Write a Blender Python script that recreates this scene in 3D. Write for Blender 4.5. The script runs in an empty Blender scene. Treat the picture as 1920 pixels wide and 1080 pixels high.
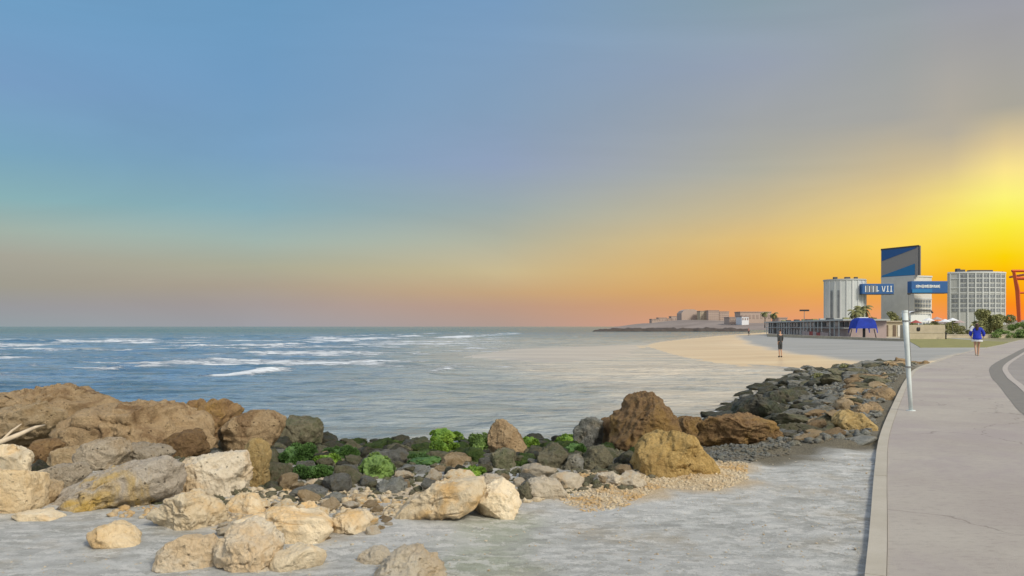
import bpy, bmesh, math, random
import numpy as np
from mathutils import Vector, Matrix
R = math.radians
SC = bpy.context.scene
COL = SC.collection
F = 1507.0; CZ = 1.6; HY = 612.0          # focal length and horizon of the photograph in pixels

# ---------------------------------------------------------------- camera
cd = bpy.data.cameras.new('camera'); cam = bpy.data.objects.new('camera', cd); COL.objects.link(cam)
cd.sensor_width = 36; cd.lens = 36 * F / 1920
cd.shift_y = (HY - 540) / 1920
cd.clip_start = 0.1; cd.clip_end = 30000
cam.location = (0, 0, CZ); cam.rotation_euler = (R(90), 0, 0)
SC.camera = cam

# ---------------------------------------------------------------- sky
def s2l(c):
    return tuple(((v / 255) / 12.92 if v / 255 <= 0.04045 else ((v / 255 + 0.055) / 1.055) ** 2.4) for v in c)
SUN_DIR = Vector((0.52, -0.62, 0.66)).normalized()
w = bpy.data.worlds.new('World'); SC.world = w; w.use_nodes = True
nt = w.node_tree; N = nt.nodes; L = nt.links
for n in list(N): N.remove(n)
def math_(op, a, b=None, tree=None, clamp=False):
    t = tree or nt
    n = t.nodes.new('ShaderNodeMath'); n.operation = op; n.use_clamp = clamp
    for i, v in enumerate((a, b)):
        if v is None: continue
        if isinstance(v, (int, float)): n.inputs[i].default_value = v
        else: t.links.new(v, n.inputs[i])
    return n.outputs[0]
tc = N.new('ShaderNodeTexCoord'); sep = N.new('ShaderNodeSeparateXYZ'); L.new(tc.outputs['Generated'], sep.inputs[0])
sx, sy, sz = sep.outputs
hyp = math_('SQRT', math_('ADD', math_('MULTIPLY', sx, sx), math_('MULTIPLY', sy, sy)))
elev = math_('MULTIPLY', math_('DIVIDE', sz, math_('MAXIMUM', hyp, 0.001)), 1 / 1.2, clamp=True)
az = math_('ARCTAN2', sx, sy)
SKY = [   # azimuth (deg), [(photo row, rgb)], rgb of the high sky
 (-100, [(612, (178, 180, 182)), (400, (200, 204, 208)), (0, (190, 200, 210))], (190, 200, 212)),
 (-32.5, [(612, (150, 160, 165)), (575, (155, 155, 158)), (535, (160, 156, 143)), (480, (166, 163, 150)), (430, (160, 175, 165)), (370, (139, 178, 183)), (280, (122, 165, 190)), (150, (120, 157, 195)), (0, (112, 158, 196))], (120, 155, 200)),
 (-17.5, [(612, (158, 158, 164)), (570, (165, 155, 152)), (535, (172, 160, 143)), (500, (172, 171, 150)), (450, (158, 177, 170)), (390, (134, 170, 182)), (290, (122, 160, 192)), (150, (114, 156, 194)), (0, (108, 154, 192))], (120, 155, 200)),
 (-1, [(612, (176, 155, 146)), (575, (188, 155, 135)), (550, (196, 164, 127)), (510, (198, 182, 143)), (450, (176, 178, 160)), (390, (155, 170, 172)), (310, (143, 160, 186)), (200, (133, 160, 188)), (0, (120, 156, 192))], (130, 158, 200)),
 (17, [(612, (226, 156, 118)), (575, (223, 160, 102)), (540, (225, 169, 88)), (500, (228, 178, 94)), (450, (226, 190, 118)), (400, (205, 186, 142)), (320, (176, 174, 160)), (230, (162, 165, 166)), (120, (152, 162, 178)), (0, (140, 160, 172))], (150, 165, 195)),
 (25.5, [(612, (240, 158, 120)), (560, (242, 166, 78)), (510, (246, 196, 70)), (460, (250, 212, 92)), (400, (238, 206, 122)), (320, (205, 187, 147)), (220, (166, 165, 160)), (0, (150, 160, 168))], (160, 168, 190)),
 (28.6, [(612, (247, 145, 95)), (560, (247, 158, 48)), (520, (250, 182, 25)), (470, (251, 212, 55)), (420, (252, 230, 98)), (370, (244, 221, 125)), (310, (214, 194, 148)), (250, (180, 172, 156)), (0, (153, 158, 167))], (165, 170, 190)),
 (31.5, [(612, (252, 130, 70)), (575, (255, 140, 30)), (530, (255, 175, 10)), (480, (252, 212, 8)), (420, (254, 240, 66)), (370, (255, 246, 122)), (320, (253, 230, 142)), (270, (222, 200, 150)), (200, (170, 166, 154)), (0, (156, 158, 166))], (170, 172, 190)),
 (50, [(612, (252, 140, 70)), (540, (255, 190, 40)), (430, (255, 240, 110)), (330, (255, 236, 150)), (230, (200, 186, 160)), (0, (165, 168, 175))], (180, 182, 195)),
 (105, [(612, (196, 186, 176)), (400, (212, 208, 204)), (0, (200, 206, 212))], (198, 204, 214)),
]
col = None; prev = None
for a, stops, high in SKY:
    rp = N.new('ShaderNodeValToRGB'); cr = rp.color_ramp; cr.interpolation = 'LINEAR'
    pts = [(max(0, (HY - y) / F * math.cos(R(a if abs(a) < 60 else 0)) / 1.2), c) for y, c in stops] + [(0.62, high)]
    while len(cr.elements) > 1: cr.elements.remove(cr.elements[-1])
    cr.elements[0].position = pts[0][0]; cr.elements[0].color = (*s2l(pts[0][1]), 1)
    for p, c in pts[1:]:
        e = cr.elements.new(p); e.color = (*s2l(c), 1)
    L.new(elev, rp.inputs[0])
    if col is None: col = rp.outputs[0]
    else:
        mr = N.new('ShaderNodeMapRange'); mr.interpolation_type = 'LINEAR'
        mr.inputs['From Min'].default_value = R(prev); mr.inputs['From Max'].default_value = R(a)
        L.new(az, mr.inputs['Value'])
        mx = N.new('ShaderNodeMix'); mx.data_type = 'RGBA'
        L.new(mr.outputs[0], mx.inputs[0]); L.new(col, mx.inputs[6]); L.new(rp.outputs[0], mx.inputs[7]); col = mx.outputs[2]
    prev = a
# behind the viewer the two ends meet in unseen sky, brightened as foreground fill
rearf = N.new('ShaderNodeMapRange'); rearf.inputs['From Min'].default_value = 0.15; rearf.inputs['From Max'].default_value = -0.9
L.new(sy, rearf.inputs['Value'])
mx = N.new('ShaderNodeMix'); mx.data_type = 'RGBA'; L.new(rearf.outputs[0], mx.inputs[0]); L.new(col, mx.inputs[6]); mx.inputs[7].default_value = (0.68, 0.70, 0.72, 1)
vm_ = N.new('ShaderNodeVectorMath'); vm_.operation = 'MULTIPLY'; vm_.inputs[1].default_value = (1.2, 1.2, 5.5); L.new(tc.outputs['Generated'], vm_.inputs[0])
ns_ = N.new('ShaderNodeTexNoise'); ns_.inputs['Scale'].default_value = 1.6; ns_.inputs['Detail'].default_value = 5; ns_.inputs['Roughness'].default_value = 0.55; ns_.inputs['Distortion'].default_value = 0.8; L.new(vm_.outputs[0], ns_.inputs['Vector'])
vr_ = N.new('ShaderNodeMapRange'); vr_.inputs[1].default_value = 0.3; vr_.inputs[2].default_value = 0.7; vr_.inputs[3].default_value = 0.955; vr_.inputs[4].default_value = 1.045; L.new(ns_.outputs[0], vr_.inputs[0])
sc_ = N.new('ShaderNodeVectorMath'); sc_.operation = 'SCALE'; L.new(mx.outputs[2], sc_.inputs[0]); L.new(vr_.outputs[0], sc_.inputs['Scale'])
bg = N.new('ShaderNodeBackground'); bg.inputs['Strength'].default_value = 1.0
L.new(sc_.outputs[0], bg.inputs[0])
wo = N.new('ShaderNodeOutputWorld'); L.new(bg.outputs[0], wo.inputs[0])

# ---------------------------------------------------------------- sun and exposure
sd_ = bpy.data.lights.new('sun', 'SUN'); sun = bpy.data.objects.new('sun', sd_); COL.objects.link(sun)
sd_.energy = 3.1; sd_.angle = R(16); sd_.color = (1.0, 0.91, 0.75)
sun.rotation_euler = (-SUN_DIR).to_track_quat('-Z', 'Y').to_euler()
SC.view_settings.view_transform = 'Standard'; SC.view_settings.look = 'None'
SC.view_settings.exposure = 0.0; SC.view_settings.gamma = 1.0

# ================================================================ helpers
def at(px, py, D):                                   # point at depth D seen at pixel
    return Vector(((px - 960) / F * D, D, CZ + (HY - py) / F * D))
def ga(px, py, z=0.0):                               # point on level z seen at pixel
    D = (CZ - z) * F / (py - HY)
    return ((px - 960) / F * D, D)
def tag(o, label=None, cat=None, group=None, kind=None):
    if label: o['label'] = label
    if cat: o['category'] = cat
    if group: o['group'] = group
    if kind: o['kind'] = kind
    return o
def empty(name, loc=(0, 0, 0), rz=0):
    o = bpy.data.objects.new(name, None); COL.objects.link(o); o.location = loc; o.rotation_euler = (0, 0, rz)
    o.empty_display_size = 0.2
    return o
def mesh_np(name, V, Fc, mat, parent=None, smooth=True, loc=None):
    me = bpy.data.meshes.new(name)
    V = np.asarray(V, dtype=np.float32)
    if isinstance(Fc, np.ndarray):
        k = Fc.shape[1]; n = Fc.shape[0]
        me.vertices.add(len(V)); me.vertices.foreach_set('co', V.ravel())
        me.loops.add(n * k); me.loops.foreach_set('vertex_index', Fc.astype(np.int32).ravel())
        me.polygons.add(n); me.polygons.foreach_set('loop_start', np.arange(0, n * k, k, dtype=np.int32))
        me.update(calc_edges=True); me.validate()
    else:
        me.from_pydata([tuple(map(float, v)) for v in V], [], [tuple(f) for f in Fc]); me.update()
    if smooth and len(me.polygons): me.polygons.foreach_set('use_smooth', np.ones(len(me.polygons), dtype=bool))
    if mat: me.materials.append(mat)
    o = bpy.data.objects.new(name, me); COL.objects.link(o)
    if parent: o.parent = parent
    if loc is not None: o.location = loc
    return o
def obj_bm(name, bm, mat, parent=None, smooth=False):
    me = bpy.data.meshes.new(name); bm.to_mesh(me); bm.free()
    if smooth: me.polygons.foreach_set('use_smooth', np.ones(len(me.polygons), dtype=bool))
    me.materials.append(mat)
    o = bpy.data.objects.new(name, me); COL.objects.link(o)
    if parent: o.parent = parent
    return o
def bx(bm, c, s, rz=0.0, bev=0.0):
    r = bmesh.ops.create_cube(bm, size=1.0)
    M = Matrix.Translation(c) @ Matrix.Rotation(rz, 4, 'Z') @ Matrix.Diagonal((s[0], s[1], s[2], 1))
    bmesh.ops.transform(bm, matrix=M, verts=r['verts'])
    if bev:
        ed = list({e for v in r['verts'] for e in v.link_edges})
        bmesh.ops.bevel(bm, geom=ed, offset=bev, segments=2, affect='EDGES', profile=0.5)
def tube(bm, pts, rad, seg=10):
    pts = [Vector(p) for p in pts]
    rads = rad if isinstance(rad, (list, tuple)) else [rad] * len(pts)
    rings = []
    for i, p in enumerate(pts):
        d = (pts[min(i + 1, len(pts) - 1)] - pts[max(i - 1, 0)]).normalized()
        u = d.cross(Vector((0, 0, 1)));
        if u.length < 1e-3: u = d.cross(Vector((0, 1, 0)))
        u.normalize(); v = d.cross(u)
        rings.append([bm.verts.new(p + (u * math.cos(2 * math.pi * k / seg) + v * math.sin(2 * math.pi * k / seg)) * rads[i]) for k in range(seg)])
    for a, b in zip(rings, rings[1:]):
        for k in range(seg): bm.faces.new((a[k], a[(k + 1) % seg], b[(k + 1) % seg], b[k]))
    bm.faces.new(rings[0][::-1]); bm.faces.new(rings[-1])
def prism(bm, poly, z0, z1):
    a = [bm.verts.new((x, y, z0)) for x, y in poly]; b = [bm.verts.new((x, y, z1)) for x, y in poly]
    n = len(poly); bm.faces.new(a[::-1]); bm.faces.new(b)
    for i in range(n): bm.faces.new((a[i], a[(i + 1) % n], b[(i + 1) % n], b[i]))
    bmesh.ops.recalc_face_normals(bm, faces=bm.faces)

# ---- numpy noise
def _h(ix, iy, iz, seed):
    n = (ix * 374761393 + iy * 668265263 + iz * 2147483647 * 3 + seed * 1274126177) & 0xffffffff
    n = ((n ^ (n >> 13)) * 1274126177) & 0xffffffff
    n = ((n ^ (n >> 16)) * 668265263) & 0xffffffff
    return ((n ^ (n >> 15)) & 0xffffff) / float(0xffffff)
def vnoise(P, seed=0):
    P = np.asarray(P, dtype=np.float64); i = np.floor(P).astype(np.int64); f = P - i; f = f * f * f * (f * (f * 6 - 15) + 10)
    r = 0
    for dx in (0, 1):
        for dy in (0, 1):
            for dz in (0, 1):
                wgt = (f[:, 0] if dx else 1 - f[:, 0]) * (f[:, 1] if dy else 1 - f[:, 1]) * (f[:, 2] if dz else 1 - f[:, 2])
                r = r + wgt * _h(i[:, 0] + dx, i[:, 1] + dy, i[:, 2] + dz, seed)
    return r * 2 - 1
def fbm(P, seed=0, octv=5, gain=0.5, ridged=False):
    r = 0; a = 1.0; P = np.asarray(P, dtype=np.float64)
    for k in range(octv):
        n = vnoise(P + 17.3 * k, seed + k)
        if ridged: n = 1 - 2 * np.abs(n)
        r = r + a * n; a *= gain; P = P * 2.03
    return r
def noise2(X, Y, seed=0, octv=4, gain=0.5):
    return fbm(np.stack([X, Y, np.zeros_like(X)], 1), seed, octv, gain)
def smooth(t):
    t = np.clip(t, 0, 1); return t * t * (3 - 2 * t)
def inside(poly, X, Y):
    r = np.zeros(X.shape, bool); n = len(poly)
    for i in range(n):
        x0, y0 = poly[i]; x1, y1 = poly[(i + 1) % n]
        if y0 == y1: continue
        c = ((y0 > Y) != (y1 > Y)) & (X < (x1 - x0) * (Y - y0) / (y1 - y0) + x0)
        r ^= c
    return r
def polydist(pts, X, Y, closed=False):
    d = np.full(X.shape, 1e18); n = len(pts)
    for i in range(n if closed else n - 1):
        x0, y0 = pts[i]; x1, y1 = pts[(i + 1) % n]
        vx, vy = x1 - x0, y1 - y0; l2 = vx * vx + vy * vy + 1e-12
        t = np.clip(((X - x0) * vx + (Y - y0) * vy) / l2, 0, 1)
        d = np.minimum(d, (X - x0 - t * vx) ** 2 + (Y - y0 - t * vy) ** 2)
    return np.sqrt(d)
def sdist(poly, X, Y):
    d = polydist(poly, X, Y, True); return np.where(inside(poly, X, Y), d, -d)
def catmull(pts, n=8):
    out = []; P = [pts[0]] + list(pts) + [pts[-1]]
    for i in range(1, len(P) - 2):
        p0, p1, p2, p3 = [np.array(P[i + k], float) for k in (-1, 0, 1, 2)]
        for k in range(n):
            t = k / n
            out.append(tuple(0.5 * ((2 * p1) + (-p0 + p2) * t + (2 * p0 - 5 * p1 + 4 * p2 - p3) * t * t + (-p0 + 3 * p1 - 3 * p2 + p3) * t ** 3)))
    out.append(tuple(pts[-1])); return out
def grid_faces(nx, ny):
    i = np.arange(nx - 1)[None, :] + np.arange(ny - 1)[:, None] * nx
    i = i.ravel(); return np.stack([i, i + 1, i + 1 + nx, i + nx], 1)
def attr(o, name, val):
    a = o.data.attributes.new(name, 'FLOAT', 'POINT'); a.data.foreach_set('value', np.asarray(val, dtype=np.float32))

# ---- materials
def newmat(name):
    m = bpy.data.materials.new(name); m.use_nodes = True; t = m.node_tree
    return m, t, t.nodes['Principled BSDF']
class T:
    def __init__(s, t): s.t = t
    def n(s, ty, **kw):
        n = s.t.nodes.new(ty)
        for k, v in kw.items(): setattr(n, k, v)
        return n
    def link(s, a, b): s.t.links.new(a, b)
    def coord(s, scale=(1, 1, 1), kind='Object', rnd=False):
        tc = s.n('ShaderNodeTexCoord'); mp = s.n('ShaderNodeMapping'); mp.inputs['Scale'].default_value = scale
        s.link(tc.outputs[kind], mp.inputs[0])
        if rnd:
            oi = s.n('ShaderNodeObjectInfo'); vm = s.n('ShaderNodeVectorMath', operation='SCALE')
            vm.inputs[0].default_value = (37, 21, 53); s.link(oi.outputs['Random'], vm.inputs['Scale'])
            s.link(vm.outputs[0], mp.inputs['Location'])
        return mp.outputs[0]
    def noise(s, co, scale, detail=6, rough=0.6, dist=0.0):
        n = s.n('ShaderNodeTexNoise'); n.inputs['Scale'].default_value = scale; n.inputs['Detail'].default_value = detail
        n.inputs['Roughness'].default_value = rough; n.inputs['Distortion'].default_value = dist; s.link(co, n.inputs['Vector']); return n.outputs[0]
    def vor(s, co, scale, feat='F1'):
        n = s.n('ShaderNodeTexVoronoi'); n.feature = feat; n.inputs['Scale'].default_value = scale; s.link(co, n.inputs['Vector']); return n.outputs['Distance']
    def rng(s, v, a, b, c=0.0, d=1.0):
        n = s.n('ShaderNodeMapRange'); n.inputs[1].default_value = a; n.inputs[2].default_value = b; n.inputs[3].default_value = c; n.inputs[4].default_value = d
        s.link(v, n.inputs[0]); return n.outputs[0]
    def mix(s, f, a, b, mode='MIX'):
        n = s.n('ShaderNodeMix', data_type='RGBA', blend_type=mode)
        for i, v in ((0, f), (6, a), (7, b)):
            if isinstance(v, (int, float)): n.inputs[i].default_value = v
            elif isinstance(v, tuple): n.inputs[i].default_value = (*v[:3], 1)
            else: s.link(v, n.inputs[i])
        return n.outputs[2]
    def attr(s, name):
        n = s.n('ShaderNodeAttribute'); n.attribute_name = name; return n.outputs['Fac']
    def m(s, op, a, b=None, clamp=False): return math_(op, a, b, s.t, clamp)
    def bump(s, h, strength, dist, normal=None):
        n = s.n('ShaderNodeBump'); n.inputs['Strength'].default_value = strength; n.inputs['Distance'].default_value = dist
        s.link(h, n.inputs['Height'])
        if normal is not None: s.link(normal, n.inputs['Normal'])
        return n.outputs[0]

def plain(name, c, rough=0.7, metal=0.0, var=0.12, scale=3.0):
    m, t, b = newmat(name); s = T(t); co = s.coord()
    n = s.noise(co, scale, 5)
    f = s.rng(n, 0.3, 0.7, 1 - var, 1 + var)
    s.link(s.mix(1.0, c, s.n('ShaderNodeCombineColor').outputs[0] if False else c, 'MIX') if False else s.mix(s.rng(n, 0.3, 0.7), tuple(v * (1 - var) for v in c), tuple(v * (1 + var) for v in c)), b.inputs['Base Color'])
    b.inputs['Roughness'].default_value = rough; b.inputs['Metallic'].default_value = metal
    return m

def rock_mat(name, cA, cB, cC, speck=0.5, patch=0.5, pits=0.5, bump=1.0, rough=0.9, green=0.0):
    """cA main, cB second, cC stain patches"""
    m, t, b = newmat(name); s = T(t); co = s.coord(rnd=True)
    n1 = s.noise(co, 1.6, 5, 0.6, 0.6); n2 = s.noise(co, 6, 8, 0.7, 0.3); n3 = s.noise(co, 38, 8, 0.75)
    v1 = s.vor(co, 17); v2 = s.vor(co, 45)
    c = s.mix(s.rng(n2, 0.35, 0.65), cA, cB)
    c = s.mix(s.m('MULTIPLY', s.rng(n1, 0.52, 0.62), patch), c, cC)
    c = s.mix(s.m('MULTIPLY', s.rng(n3, 0.5, 0.72), speck), c, tuple(v * 0.35 for v in cA))
    c = s.mix(s.m('MULTIPLY', s.rng(n3, 0.46, 0.28), speck * 0.7), c, tuple(min(0.85, v * 1.7) for v in cB))
    # weathering holes: darker colour in the pores
    warp = s.n('ShaderNodeMix', data_type='RGBA', blend_type='LINEAR_LIGHT'); warp.inputs[0].default_value = 0.12
    pv = s.m('MULTIPLY', s.rng(v1, 0.24, 0.10), s.rng(n2, 0.46, 0.60))
    c = s.mix(s.m('MULTIPLY', pv, pits), c, tuple(v * 0.22 for v in cA))
    if green:
        g = s.noise(co, 3.2, 6, 0.7)
        c = s.mix(s.m('MULTIPLY', s.rng(g, 0.47, 0.58), green), c, (0.045, 0.10, 0.02))
    oi = s.n('ShaderNodeObjectInfo')
    hs = s.n('ShaderNodeHueSaturation'); hs.inputs['Saturation'].default_value = 1.0
    s.link(s.rng(oi.outputs['Random'], 0, 1, 0.82, 1.18), hs.inputs['Value']); s.link(c, hs.inputs['Color'])
    s.link(hs.outputs[0], b.inputs['Base Color'])
    b.inputs['Roughness'].default_value = rough; b.inputs['Specular IOR Level'].default_value = 0.25
    h = s.m('ADD', s.m('MULTIPLY', n2, 1.0), s.m('MULTIPLY', n3, 0.55))
    h = s.m('SUBTRACT', h, s.m('MULTIPLY', pv, 0.55 * pits))
    h = s.m('SUBTRACT', h, s.m('MULTIPLY', s.rng(v2, 0.22, 0.06), 0.10))
    s.link(s.bump(h, 1.0 * bump, 0.09), b.inputs['Normal'])
    return m
RM = {
 'brown':  rock_mat('brown_rock', (0.38, 0.265, 0.15), (0.50, 0.37, 0.22), (0.2, 0.12, 0.06), 0.5, 0.7, 0.8),
 'rust':   rock_mat('rust_rock', (0.245, 0.15, 0.078), (0.34, 0.225, 0.11), (0.4, 0.25, 0.075), 0.6, 0.6, 0.8),
 'tan':    rock_mat('tan_rock', (0.54, 0.40, 0.24), (0.64, 0.50, 0.32), (0.36, 0.23, 0.1), 0.5, 0.6, 0.8),
 'grey':   rock_mat('grey_rock', (0.47, 0.39, 0.29), (0.57, 0.49, 0.38), (0.42, 0.30, 0.17), 0.6, 0.6, 0.9),
 'cream':  rock_mat('cream_rock', (0.76, 0.61, 0.40), (0.84, 0.73, 0.54), (0.72, 0.45, 0.17), 0.25, 0.75, 0.45, 0.7),
 'pale':   rock_mat('pale_rock', (0.64, 0.545, 0.41), (0.76, 0.68, 0.54), (0.68, 0.48, 0.26), 0.3, 0.6, 0.6, 0.8),
 'gold':   rock_mat('golden_rock', (0.58, 0.40, 0.16), (0.68, 0.51, 0.25), (0.42, 0.24, 0.07), 0.6, 0.6, 0.8),
 'sandy':  rock_mat('sandy_rock', (0.74, 0.55, 0.31), (0.82, 0.67, 0.45), (0.64, 0.42, 0.19), 0.35, 0.6, 0.5, 0.8),
 'goldgrey': rock_mat('lichen_rock', (0.52, 0.45, 0.37), (0.64, 0.57, 0.47), (0.70, 0.48, 0.14), 0.45, 1.0, 0.7),
 'dark':   rock_mat('dark_wet_rock', (0.065, 0.065, 0.05), (0.12, 0.115, 0.09), (0.17, 0.14, 0.09), 0.5, 0.6, 0.5, 1.0, 0.55, 0.25),
 'olive':  rock_mat('olive_rock', (0.19, 0.175, 0.115), (0.29, 0.265, 0.18), (0.14, 0.12, 0.075), 0.6, 0.6, 0.8, 1.0, 0.8, 0.35),
 'slate':  rock_mat('slate_rock', (0.21, 0.215, 0.20), (0.34, 0.34, 0.31), (0.27, 0.22, 0.14), 0.6, 0.6, 0.8, 1.0, 0.8, 0.1),
 'mossy':  rock_mat('mossy_rock', (0.075, 0.12, 0.035), (0.14, 0.20, 0.05), (0.05, 0.06, 0.04), 0.5, 0.6, 0.3, 1.2, 0.8, 0.6),
 'sandstone': rock_mat('ochre_rock', (0.56, 0.37, 0.13), (0.64, 0.45, 0.19), (0.42, 0.28, 0.12), 0.6, 0.5, 0.8),
}
def leaf_mat(name, cA, cB):
    m, t, b = newmat(name); s = T(t); co = s.coord()
    n = s.noise(co, 4.0, 4); n2 = s.noise(co, 60, 2)
    c = s.mix(s.rng(s.m('ADD', s.m('MULTIPLY', n, 0.5), s.m('MULTIPLY', n2, 0.5)), 0.4, 0.6), cA, cB)
    s.link(c, b.inputs['Base Color']); b.inputs['Roughness'].default_value = 0.7
    b.inputs['Subsurface Weight'].default_value = 0.0
    return m
M = dict(
 algae=leaf_mat('bright_green_algae', (0.05, 0.13, 0.012), (0.20, 0.32, 0.03)),
 algae_dark=leaf_mat('dark_green_algae', (0.03, 0.075, 0.018), (0.08, 0.17, 0.03)),
 algae_pale=leaf_mat('pale_green_algae', (0.07, 0.13, 0.03), (0.17, 0.27, 0.06)),
 olive=leaf_mat('olive_foliage', (0.18, 0.19, 0.07), (0.33, 0.33, 0.14)),
 bush=leaf_mat('bush_foliage', (0.11, 0.19, 0.04), (0.23, 0.33, 0.09)),
 palm=leaf_mat('palm_foliage', (0.13, 0.14, 0.05), (0.28, 0.27, 0.11)),
 bark=plain('bark', (0.14, 0.10, 0.07)),
 concrete=plain('light_concrete', (0.62, 0.61, 0.57), 0.8, 0, 0.08, 0.4),
 facade=plain('grey_facade', (0.50, 0.54, 0.55), 0.7, 0, 0.06, 0.3),
 facade2=plain('mid_grey_facade', (0.42, 0.44, 0.43), 0.7, 0, 0.06, 0.3),
 rib=plain('pale_rib', (0.58, 0.61, 0.62), 0.6, 0, 0.05),
 glass=plain('dark_window', (0.19, 0.21, 0.23), 0.25, 0, 0.3, 0.5),
 panelgrey=plain('warm_grey_cladding', (0.30, 0.28, 0.265), 0.7, 0, 0.05),
 blue=plain('blue_cladding', (0.018, 0.10, 0.30), 0.5, 0, 0.08),
 blue2=plain('sky_blue_cladding', (0.015, 0.18, 0.42), 0.5, 0, 0.08),
 navy=plain('dark_edge', (0.05, 0.055, 0.065), 0.6, 0, 0.1),
 white=plain('white_paint', (0.74, 0.77, 0.76), 0.45, 0, 0.05),
 postgrey=plain('weathered_white_paint', (0.60, 0.66, 0.66), 0.5, 0, 0.10, 9),
 canopy=plain('royal_blue_fabric', (0.006, 0.035, 0.36), 0.75, 0, 0.2, 2),
 black=plain('black_paint', (0.02, 0.02, 0.022), 0.5, 0, 0.1),
 red=plain('orange_red_steel', (0.62, 0.10, 0.02), 0.5, 0, 0.1),
 redroof=plain('red_awning', (0.35, 0.07, 0.06), 0.8, 0, 0.1),
 beige=plain('beige_stone', (0.47, 0.41, 0.30), 0.85, 0, 0.15, 1.2),
 pinkwall=plain('pinkish_plaster', (0.42, 0.33, 0.31), 0.85, 0, 0.12, 0.6),
 hazewall=plain('haze_tinted_wall', (0.44, 0.35, 0.30), 0.9, 0, 0.08, 0.05),  # distance haze put into the wall colour, paled towards the sky
 hazeroof=plain('haze_tinted_roof', (0.35, 0.27, 0.235), 0.9, 0, 0.1, 0.05),  # same painted haze for far roofs and windows
 driftwood=plain('bleached_wood', (0.55, 0.46, 0.34), 0.85, 0, 0.2, 14),
 steel=plain('grey_steel', (0.22, 0.22, 0.22), 0.5, 0.3, 0.1),
 skin=plain('skin', (0.45, 0.27, 0.18), 0.6, 0, 0.06),
 hair=plain('dark_hair', (0.045, 0.022, 0.018), 0.6, 0, 0.2, 20),
 jacket=plain('royal_blue_jacket', (0.008, 0.03, 0.42), 0.75, 0, 0.25, 6),
 whitecloth=plain('white_cloth', (0.72, 0.74, 0.78), 0.8, 0, 0.06),
 darkcloth=plain('charcoal_cloth', (0.04, 0.045, 0.05), 0.85, 0, 0.2, 6),
 greycloth=plain('pale_grey_cloth', (0.42, 0.42, 0.40), 0.85, 0, 0.1, 6),
 shoe=plain('black_shoe', (0.012, 0.012, 0.012), 0.5, 0, 0.1),
 tanshoe=plain('pale_shoe', (0.42, 0.36, 0.30), 0.6, 0, 0.1),
 pinkcloth=plain('pink_cloth', (0.45, 0.2, 0.18), 0.8, 0, 0.1),
)

# ================================================================ GROUND
SHORE = [(-400, 62), (-60, 21), (-20, 15.8), (-9.5, 14.9), (-3.5, 14.5), (0, 14.4), (2.3, 15.2), (4, 17.5), (5.6, 20.2), (7.4, 24.5), (10.5, 31), (13.2, 36),
         (13.4, 40), (12.0, 45), (11.6, 53), (12.6, 68), (15.5, 92), (25, 124), (54, 200), (100, 310), (150, 430), (118, 600), (98, 790), (140, 1150), (220, 1700), (700, 3500)]
SHORE = catmull(SHORE, 4)
LAND = SHORE + [(9000, 3500), (9000, -6000), (-400, -6000)]
WALK_L = catmull([(-6.5, -7), (-2.3, -3), (0.0, 0.5), (2.26, 5.15), (4.06, 9.0), (5.6, 12.2), (8.7, 18.2), (11.9, 24.3), (15.2, 30.3), (19.2, 36.5), (28.2, 50), (44, 72), (71, 109), (125, 170)], 6)
WALK_R = catmull([(-0.5, -12), (3.4, -5), (5.4, 4), (7.0, 9.5), (9.14, 14.3), (10.95, 17.7), (13.2, 21.8), (15.6, 26.2), (19.7, 33), (27.9, 45), (40.4, 63), (62, 93), (96, 135), (150, 190)], 6)
GREYSAND = [ga(1372, 629, -.45), ga(1390, 646, -.42), ga(1450, 661, -.4), ga(1530, 672, -.38), ga(1625, 682, -.36), (19, 38.5), (30, 52), (46, 72), (80, 150), (80, 230)]
TANMOUND = [ga(1048, 955, -.1), ga(1065, 905, -.1), ga(1150, 888, -.1), ga(1240, 890, -.1), ga(1330, 880, -.1), ga(1400, 882, -.1), ga(1405, 915, -.1), ga(1350, 935, -.1), ga(1240, 930, -.1), ga(1170, 968, -.1), ga(1100, 975, -.1)]

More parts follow.
